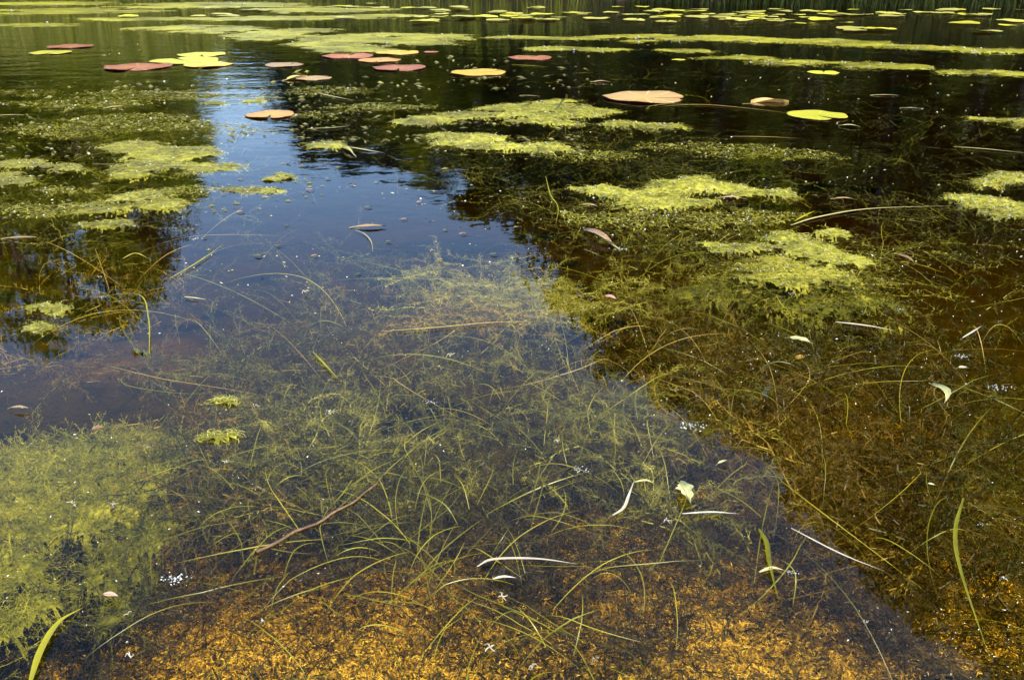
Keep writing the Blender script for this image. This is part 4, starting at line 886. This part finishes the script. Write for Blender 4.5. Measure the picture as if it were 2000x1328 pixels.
# ------------------------------------------------------------------ floating leaves, seed heads and scraps
def leaf(name, p0, p1, wpx, material, label, cat='leaf', z=0.004, curl=0.3, stem=True, lobes=0, group=None, seed=0, arch=0.06, bow=0.0):
    """a leaf from its stalk end p0 to its tip p1 with midrib fold, curled edges and an uneven outline"""
    rs = np.random.default_rng(6000 + seed)
    a, b = W(*p0, z), W(*p1, z); L = np.linalg.norm(b - a); d = (b - a) / L; s = np.array([-d[1], d[0], 0])
    pm = ((p0[0] + p1[0]) / 2, (p0[1] + p1[1]) / 2)
    w = wpx * scale_at(*pm) / 2; n = 15; m = 7
    V = []; T = []
    for i in range(n):
        t = i / (n - 1); ww = w * max(0.03, math.sin(math.pi * t ** 0.85)) * (1 + rs.normal(0, 0.05) + (0.28 * math.sin(t * math.pi * 2 * lobes) if lobes else 0))
        for j in range(m):
            q = (j / (m - 1)) * 2 - 1
            V.append(d * L * t + s * (ww * q + bow * L * math.sin(math.pi * t)) + np.array([0, 0, curl * w * (abs(q) ** 1.6) * (0.6 + 0.6 * math.sin(3 * t + q)) + arch * L * math.sin(math.pi * t)]))
            T.append(0.3 + 0.5 * abs(q))
    F = [[i * m + j, (i + 1) * m + j, (i + 1) * m + j + 1, i * m + j + 1] for i in range(n - 1) for j in range(m - 1)]
    bag = Bag(4); bag.add(np.array(V), np.array(F), np.array(T)); o = bag.build(name, M[material], smooth=True); o.location = a
    tag(o, label, cat, group)
    if stem:
        rbg = Bag(4); P = np.array([-d * L * 0.22 + [0, 0, -0.002], [0, 0, 0.0004], d * L * 0.5 + s * bow * L + [0, 0, arch * L + 0.0006], d * L * 0.95 + [0, 0, 0.0008]])
        rbg.add(*tube(catmull(P, 9), np.linspace(0.035, 0.012, 9) * L * 0.5, 5)); rbg.build('midrib', M['straw'], o, smooth=True)
    return o
for i, a in enumerate([
 ('dry_leaf', (1197, 479), (1139, 450), 20, 'dry_leaf', 'dry brown willow leaf floating on the dark water, right of middle'),
 ('pale_leaf', (1328, 945), (1348, 982), 30, 'pale_leaf', 'pale yellow green leaf with stubby lobes, lower right'),
 ('curled_leaf', (1820, 752), (1846, 786), 16, 'pale_leaf', 'pale curled leaf curved like a crescent at right'),
 ('pale_leaf', (1543, 660), (1588, 672), 17, 'pale_leaf', 'pale green torn leaf floating on the dark right weeds'),
 ('orange_leaf', (1552, 703), (1578, 695), 15, 'orange_leaf', 'small sunken orange leaf under the torn pale one'),
 ('dry_leaf', (1752, 497), (1788, 515), 11, 'dry_leaf', 'tan leaf scrap right of the brightest algae mound'),
 ('dry_leaf', (1631, 388), (1674, 391), 7, 'dry_leaf', 'slim tan leaf lying flat between the right algae mats'),
 ('pink_leaf', (1410, 386), (1458, 390), 8, 'pink_leaf', 'pinkish leaf at the front of the frothy algae mat'),
 ('dry_leaf', (1138, 400), (1170, 405), 10, 'dry_leaf', 'small brown leaf left of the frothy algae mat'),
 ('pink_leaf', (1182, 578), (1204, 586), 13, 'pink_leaf', 'small pink curled leaf over the right weeds'),
 ('seed_head', (695, 443), (754, 442), 16, 'twig', 'mottled seed head floating in the blue mirror'),
 ('pale_leaf', (22, 796), (58, 798), 9, 'dry_leaf', 'pale tan leaf floating near the left edge'),
 ('dry_leaf', (202, 1160), (232, 1165), 12, 'pink_leaf', 'small brown leaf curled up at the lower left'),
 ('dry_leaf', (690, 301), (668, 287), 8, 'straw', 'pale husk beside the floating straw stalk'),
 ('orange_leaf', (1466, 203), (1540, 204), 14, 'orange_leaf', 'drowned orange pad rolled up near the green pad'),
 ('dry_leaf', (1710, 186), (1756, 187), 6, 'pink_leaf', 'slim pinkish leaf far out on the right water'),
 ('pale_leaf', (1765, 211), (1802, 213), 7, 'bleached', 'white scrap of leaf far out on the right water'),
 ('dry_leaf', (1160, 160), (1192, 161), 5, 'pink_leaf', 'thin pink leaf beyond the largest pad'),
 ('dry_leaf', (1022, 187), (1055, 189), 6, 'dry_leaf', 'thin brown leaf beyond the big middle algae mat'),
 ('pale_leaf', (1645, 245), (1680, 248), 6, 'pale_leaf', 'tiny pale bud on a stalk below the green pad'),
 ('orange_leaf', (560, 156), (600, 150), 12, 'orange_leaf', 'orange scrap at the left of the crumpled brown pad'),
 ('orange_leaf', (210, 211), (250, 210), 5, 'orange_leaf', 'thin orange leaf on the rippled left water'),
 ('dry_leaf', (15, 465), (75, 464), 12, 'dry_leaf', 'brown broken leaf at the left edge beside the reflection'),
 ('pale_leaf', (0, 226), (50, 225), 6, 'straw', 'pale straw leaf at the left edge'),
 ('pale_leaf', (1872, 718), (1892, 719), 9, 'bleached', 'white scrap floating in the dark right weeds'),
 ('pale_leaf', (1402, 905), (1420, 899), 6, 'pale_leaf', 'tiny lime leaflet in the brown weeds'),
 ('pale_leaf', (1812, 944), (1828, 948), 6, 'pale_leaf', 'tiny pale leaflet near the right edge'),
 ('dry_leaf', (180, 838), (205, 836), 16, 'dry_leaf', 'brown leaf lying in the left algae cloud'),
]):
    kw = dict(seed=i)
    if i == 1: kw.update(lobes=3, curl=0.5)
    if i == 2: kw.update(bow=0.18, curl=0.6)
    if i == 3: kw.update(lobes=2)
    if i in (4,): kw.update(z=-0.04)
    if i == 27: kw.update(z=-0.015)
    if i == 14: kw.update(z=-0.006, curl=0.9)
    if i == 0: kw.update(curl=0.45)
    if i == 10: kw.update(curl=0.15, arch=0.03, z=0.003)
    if i in (22, 23, 15, 16, 18): kw.update(curl=0.1, arch=0.02, z=0.002)
    leaf(*a, **kw)

HUSKS = [(735, 357), (720, 405), (790, 428), (870, 450), (905, 457), (760, 472), (845, 490), (965, 497), (860, 507), (400, 465), (385, 440), (420, 360), (365, 395), (435, 380), (605, 371), (640, 350), (690, 362), (505, 500), (615, 500), (700, 535), (960, 385), (1010, 445), (820, 395), (560, 440), (470, 415), (545, 480), (470, 350), (390, 352)]
for i, (px, py) in enumerate(HUSKS):
    w_ = 9 + 9 * ((i * 37) % 10) / 10
    leaf('floating_husk', (px - w_ / 2, py), (px + w_ / 2, py + (i % 3 - 1)), w_ * 0.42, 'moss' if i % 2 else 'dry_leaf', 'small dark husk floating on the blue mirrored water', 'husk', z=0.0015, curl=0.3, stem=False, group='husks on the blue water', seed=200 + i, arch=0.08)
# mossy lump poking out of the water
lump = algae('mossy_lump', 'dark mossy lump sticking out of the water at left', [(268, 688, 13, 9), (285, 690, 12, 7, 0.6)], amp=0.017, sink=0.03, cell=0.0016, seed=88, material='moss', tint0=0.25, group='moss', freq=2.0)
lump['category'] = 'moss'; del lump['group']

# foam: clusters of bubbles
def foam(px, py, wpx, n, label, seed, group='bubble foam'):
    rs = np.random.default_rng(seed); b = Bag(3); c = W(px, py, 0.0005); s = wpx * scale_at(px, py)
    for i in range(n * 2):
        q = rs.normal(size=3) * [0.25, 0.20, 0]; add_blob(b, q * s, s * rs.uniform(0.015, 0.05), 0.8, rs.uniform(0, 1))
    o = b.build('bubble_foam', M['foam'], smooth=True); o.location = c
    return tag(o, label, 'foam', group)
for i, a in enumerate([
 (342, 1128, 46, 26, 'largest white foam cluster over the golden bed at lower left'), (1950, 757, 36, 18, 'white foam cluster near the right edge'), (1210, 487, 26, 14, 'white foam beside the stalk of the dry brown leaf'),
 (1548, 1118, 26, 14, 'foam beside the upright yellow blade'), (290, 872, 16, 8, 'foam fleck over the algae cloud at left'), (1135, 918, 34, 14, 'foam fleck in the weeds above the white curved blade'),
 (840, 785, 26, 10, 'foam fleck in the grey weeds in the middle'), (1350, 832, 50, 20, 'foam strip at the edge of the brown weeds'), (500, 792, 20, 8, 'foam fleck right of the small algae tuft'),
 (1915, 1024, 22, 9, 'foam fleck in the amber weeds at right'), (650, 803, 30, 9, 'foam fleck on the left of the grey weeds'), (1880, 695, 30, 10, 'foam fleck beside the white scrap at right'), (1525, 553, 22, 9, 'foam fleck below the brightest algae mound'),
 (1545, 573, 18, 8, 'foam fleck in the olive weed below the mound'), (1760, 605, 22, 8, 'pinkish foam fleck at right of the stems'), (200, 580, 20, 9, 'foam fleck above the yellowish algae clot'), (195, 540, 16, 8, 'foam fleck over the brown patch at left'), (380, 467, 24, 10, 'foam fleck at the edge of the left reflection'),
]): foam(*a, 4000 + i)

# little white crosses of bleached root
def scrap(px, py, wpx, label, seed, group='white root scraps', material='bleached'):
    rs = np.random.default_rng(seed); b = Bag(4); c = W(px, py, 0.003); s = wpx * scale_at(px, py)
    for k in range(4):
        a = k * 1.57 + rs.uniform(-0.5, 0.5); L = s * rs.uniform(0.35, 0.7)
        P = np.array([[0, 0, 0.002], [math.cos(a) * L * 0.5, math.sin(a) * L * 0.5, rs.uniform(0.001, 0.005)], [math.cos(a + 0.4) * L, math.sin(a + 0.4) * L, rs.uniform(0, 0.004)]])
        b.add(*tube(catmull(P, 6), np.linspace(0.075, 0.04, 6) * s, 6))
    o = b.build('root_scrap', M[material], smooth=True); o.location = c
    return tag(o, label, 'scrap', group)
for i, a in enumerate([
 (957, 1268, 24, 'white forked root scrap near the bottom middle'), (1040, 1305, 20, 'white root scrap at the bottom edge'), (1162, 1292, 16, 'small white root scrap right of the bottom middle'), (980, 1168, 20, 'cream crumb below the short white stick'),
 (442, 905, 14, 'small white cross floating left of the grass tufts'), (1302, 1020, 14, 'white crumb below the thin white straw'), (254, 1284, 16, 'white crumb over the golden bed at bottom left'), (250, 1203, 14, 'pale crumb at lower left above the bottom crumb'),
 (513, 1217, 9, 'tiny white crumb over the golden bed'), (1690, 1219, 11, 'white crumb at lower right over the bed'), (1960, 1135, 14, 'white crumb at the lower right edge'), (597, 572, 12, 'white crumb floating in the blue mirror'), (880, 697, 16, 'pale green crumb in the grey weeds'), (1088, 864, 10, 'white crumb right of the grass tufts'), (223, 988, 14, 'white sliver over the algae cloud'), (140, 985, 14, 'white sliver left of its twin over the algae cloud'),
]): scrap(*a, 4400 + i)

# countless specks: seeds, husks, shed flowers and scum on the water; white ones paint its glints
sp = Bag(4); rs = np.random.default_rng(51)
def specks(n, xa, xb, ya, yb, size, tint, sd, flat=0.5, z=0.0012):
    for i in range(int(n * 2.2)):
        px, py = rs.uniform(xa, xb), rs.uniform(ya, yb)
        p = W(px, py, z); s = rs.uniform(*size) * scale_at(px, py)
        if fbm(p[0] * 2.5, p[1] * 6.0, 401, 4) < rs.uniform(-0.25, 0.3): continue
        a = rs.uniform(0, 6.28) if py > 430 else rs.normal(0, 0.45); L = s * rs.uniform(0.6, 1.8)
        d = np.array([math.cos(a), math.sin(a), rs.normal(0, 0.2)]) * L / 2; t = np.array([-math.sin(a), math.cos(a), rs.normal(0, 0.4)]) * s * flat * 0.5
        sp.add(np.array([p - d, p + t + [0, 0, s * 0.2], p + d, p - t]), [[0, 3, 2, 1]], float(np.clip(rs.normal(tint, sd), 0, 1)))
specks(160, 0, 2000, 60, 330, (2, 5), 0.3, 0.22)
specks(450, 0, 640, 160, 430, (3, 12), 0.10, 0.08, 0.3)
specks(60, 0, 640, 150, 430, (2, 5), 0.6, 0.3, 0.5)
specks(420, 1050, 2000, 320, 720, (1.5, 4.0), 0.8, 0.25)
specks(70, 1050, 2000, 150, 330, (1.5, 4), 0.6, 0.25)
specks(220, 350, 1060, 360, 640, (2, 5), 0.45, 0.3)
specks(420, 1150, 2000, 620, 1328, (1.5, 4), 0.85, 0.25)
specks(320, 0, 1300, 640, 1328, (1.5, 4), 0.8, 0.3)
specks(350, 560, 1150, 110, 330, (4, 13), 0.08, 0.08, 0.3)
tag(sp.build('floating_specks', M['fleck']), 'tiny specks of seed, husk, scum and painted white glints strewn over the water', 'specks', kind='stuff')

# look-alikes that share a description are told apart by their order from the left
ORD = ('first second third fourth fifth sixth seventh eighth ninth tenth eleventh twelfth thirteenth fourteenth fifteenth sixteenth seventeenth eighteenth nineteenth '
       'twentieth twenty-first twenty-second twenty-third twenty-fourth twenty-fifth twenty-sixth twenty-seventh twenty-eighth twenty-ninth thirtieth').split()
twins = {}
for o in C.objects:
    if o.parent is None and o.get('group') and o.get('label'): twins.setdefault(o['label'], []).append(o)
for lb, os_ in twins.items():
    if len(os_) > 1:
        for k, o in enumerate(sorted(os_, key=lambda q: q.location.x / max(0.1, q.location.y))): o['label'] = '%s, %s from left' % (lb, ORD[k])
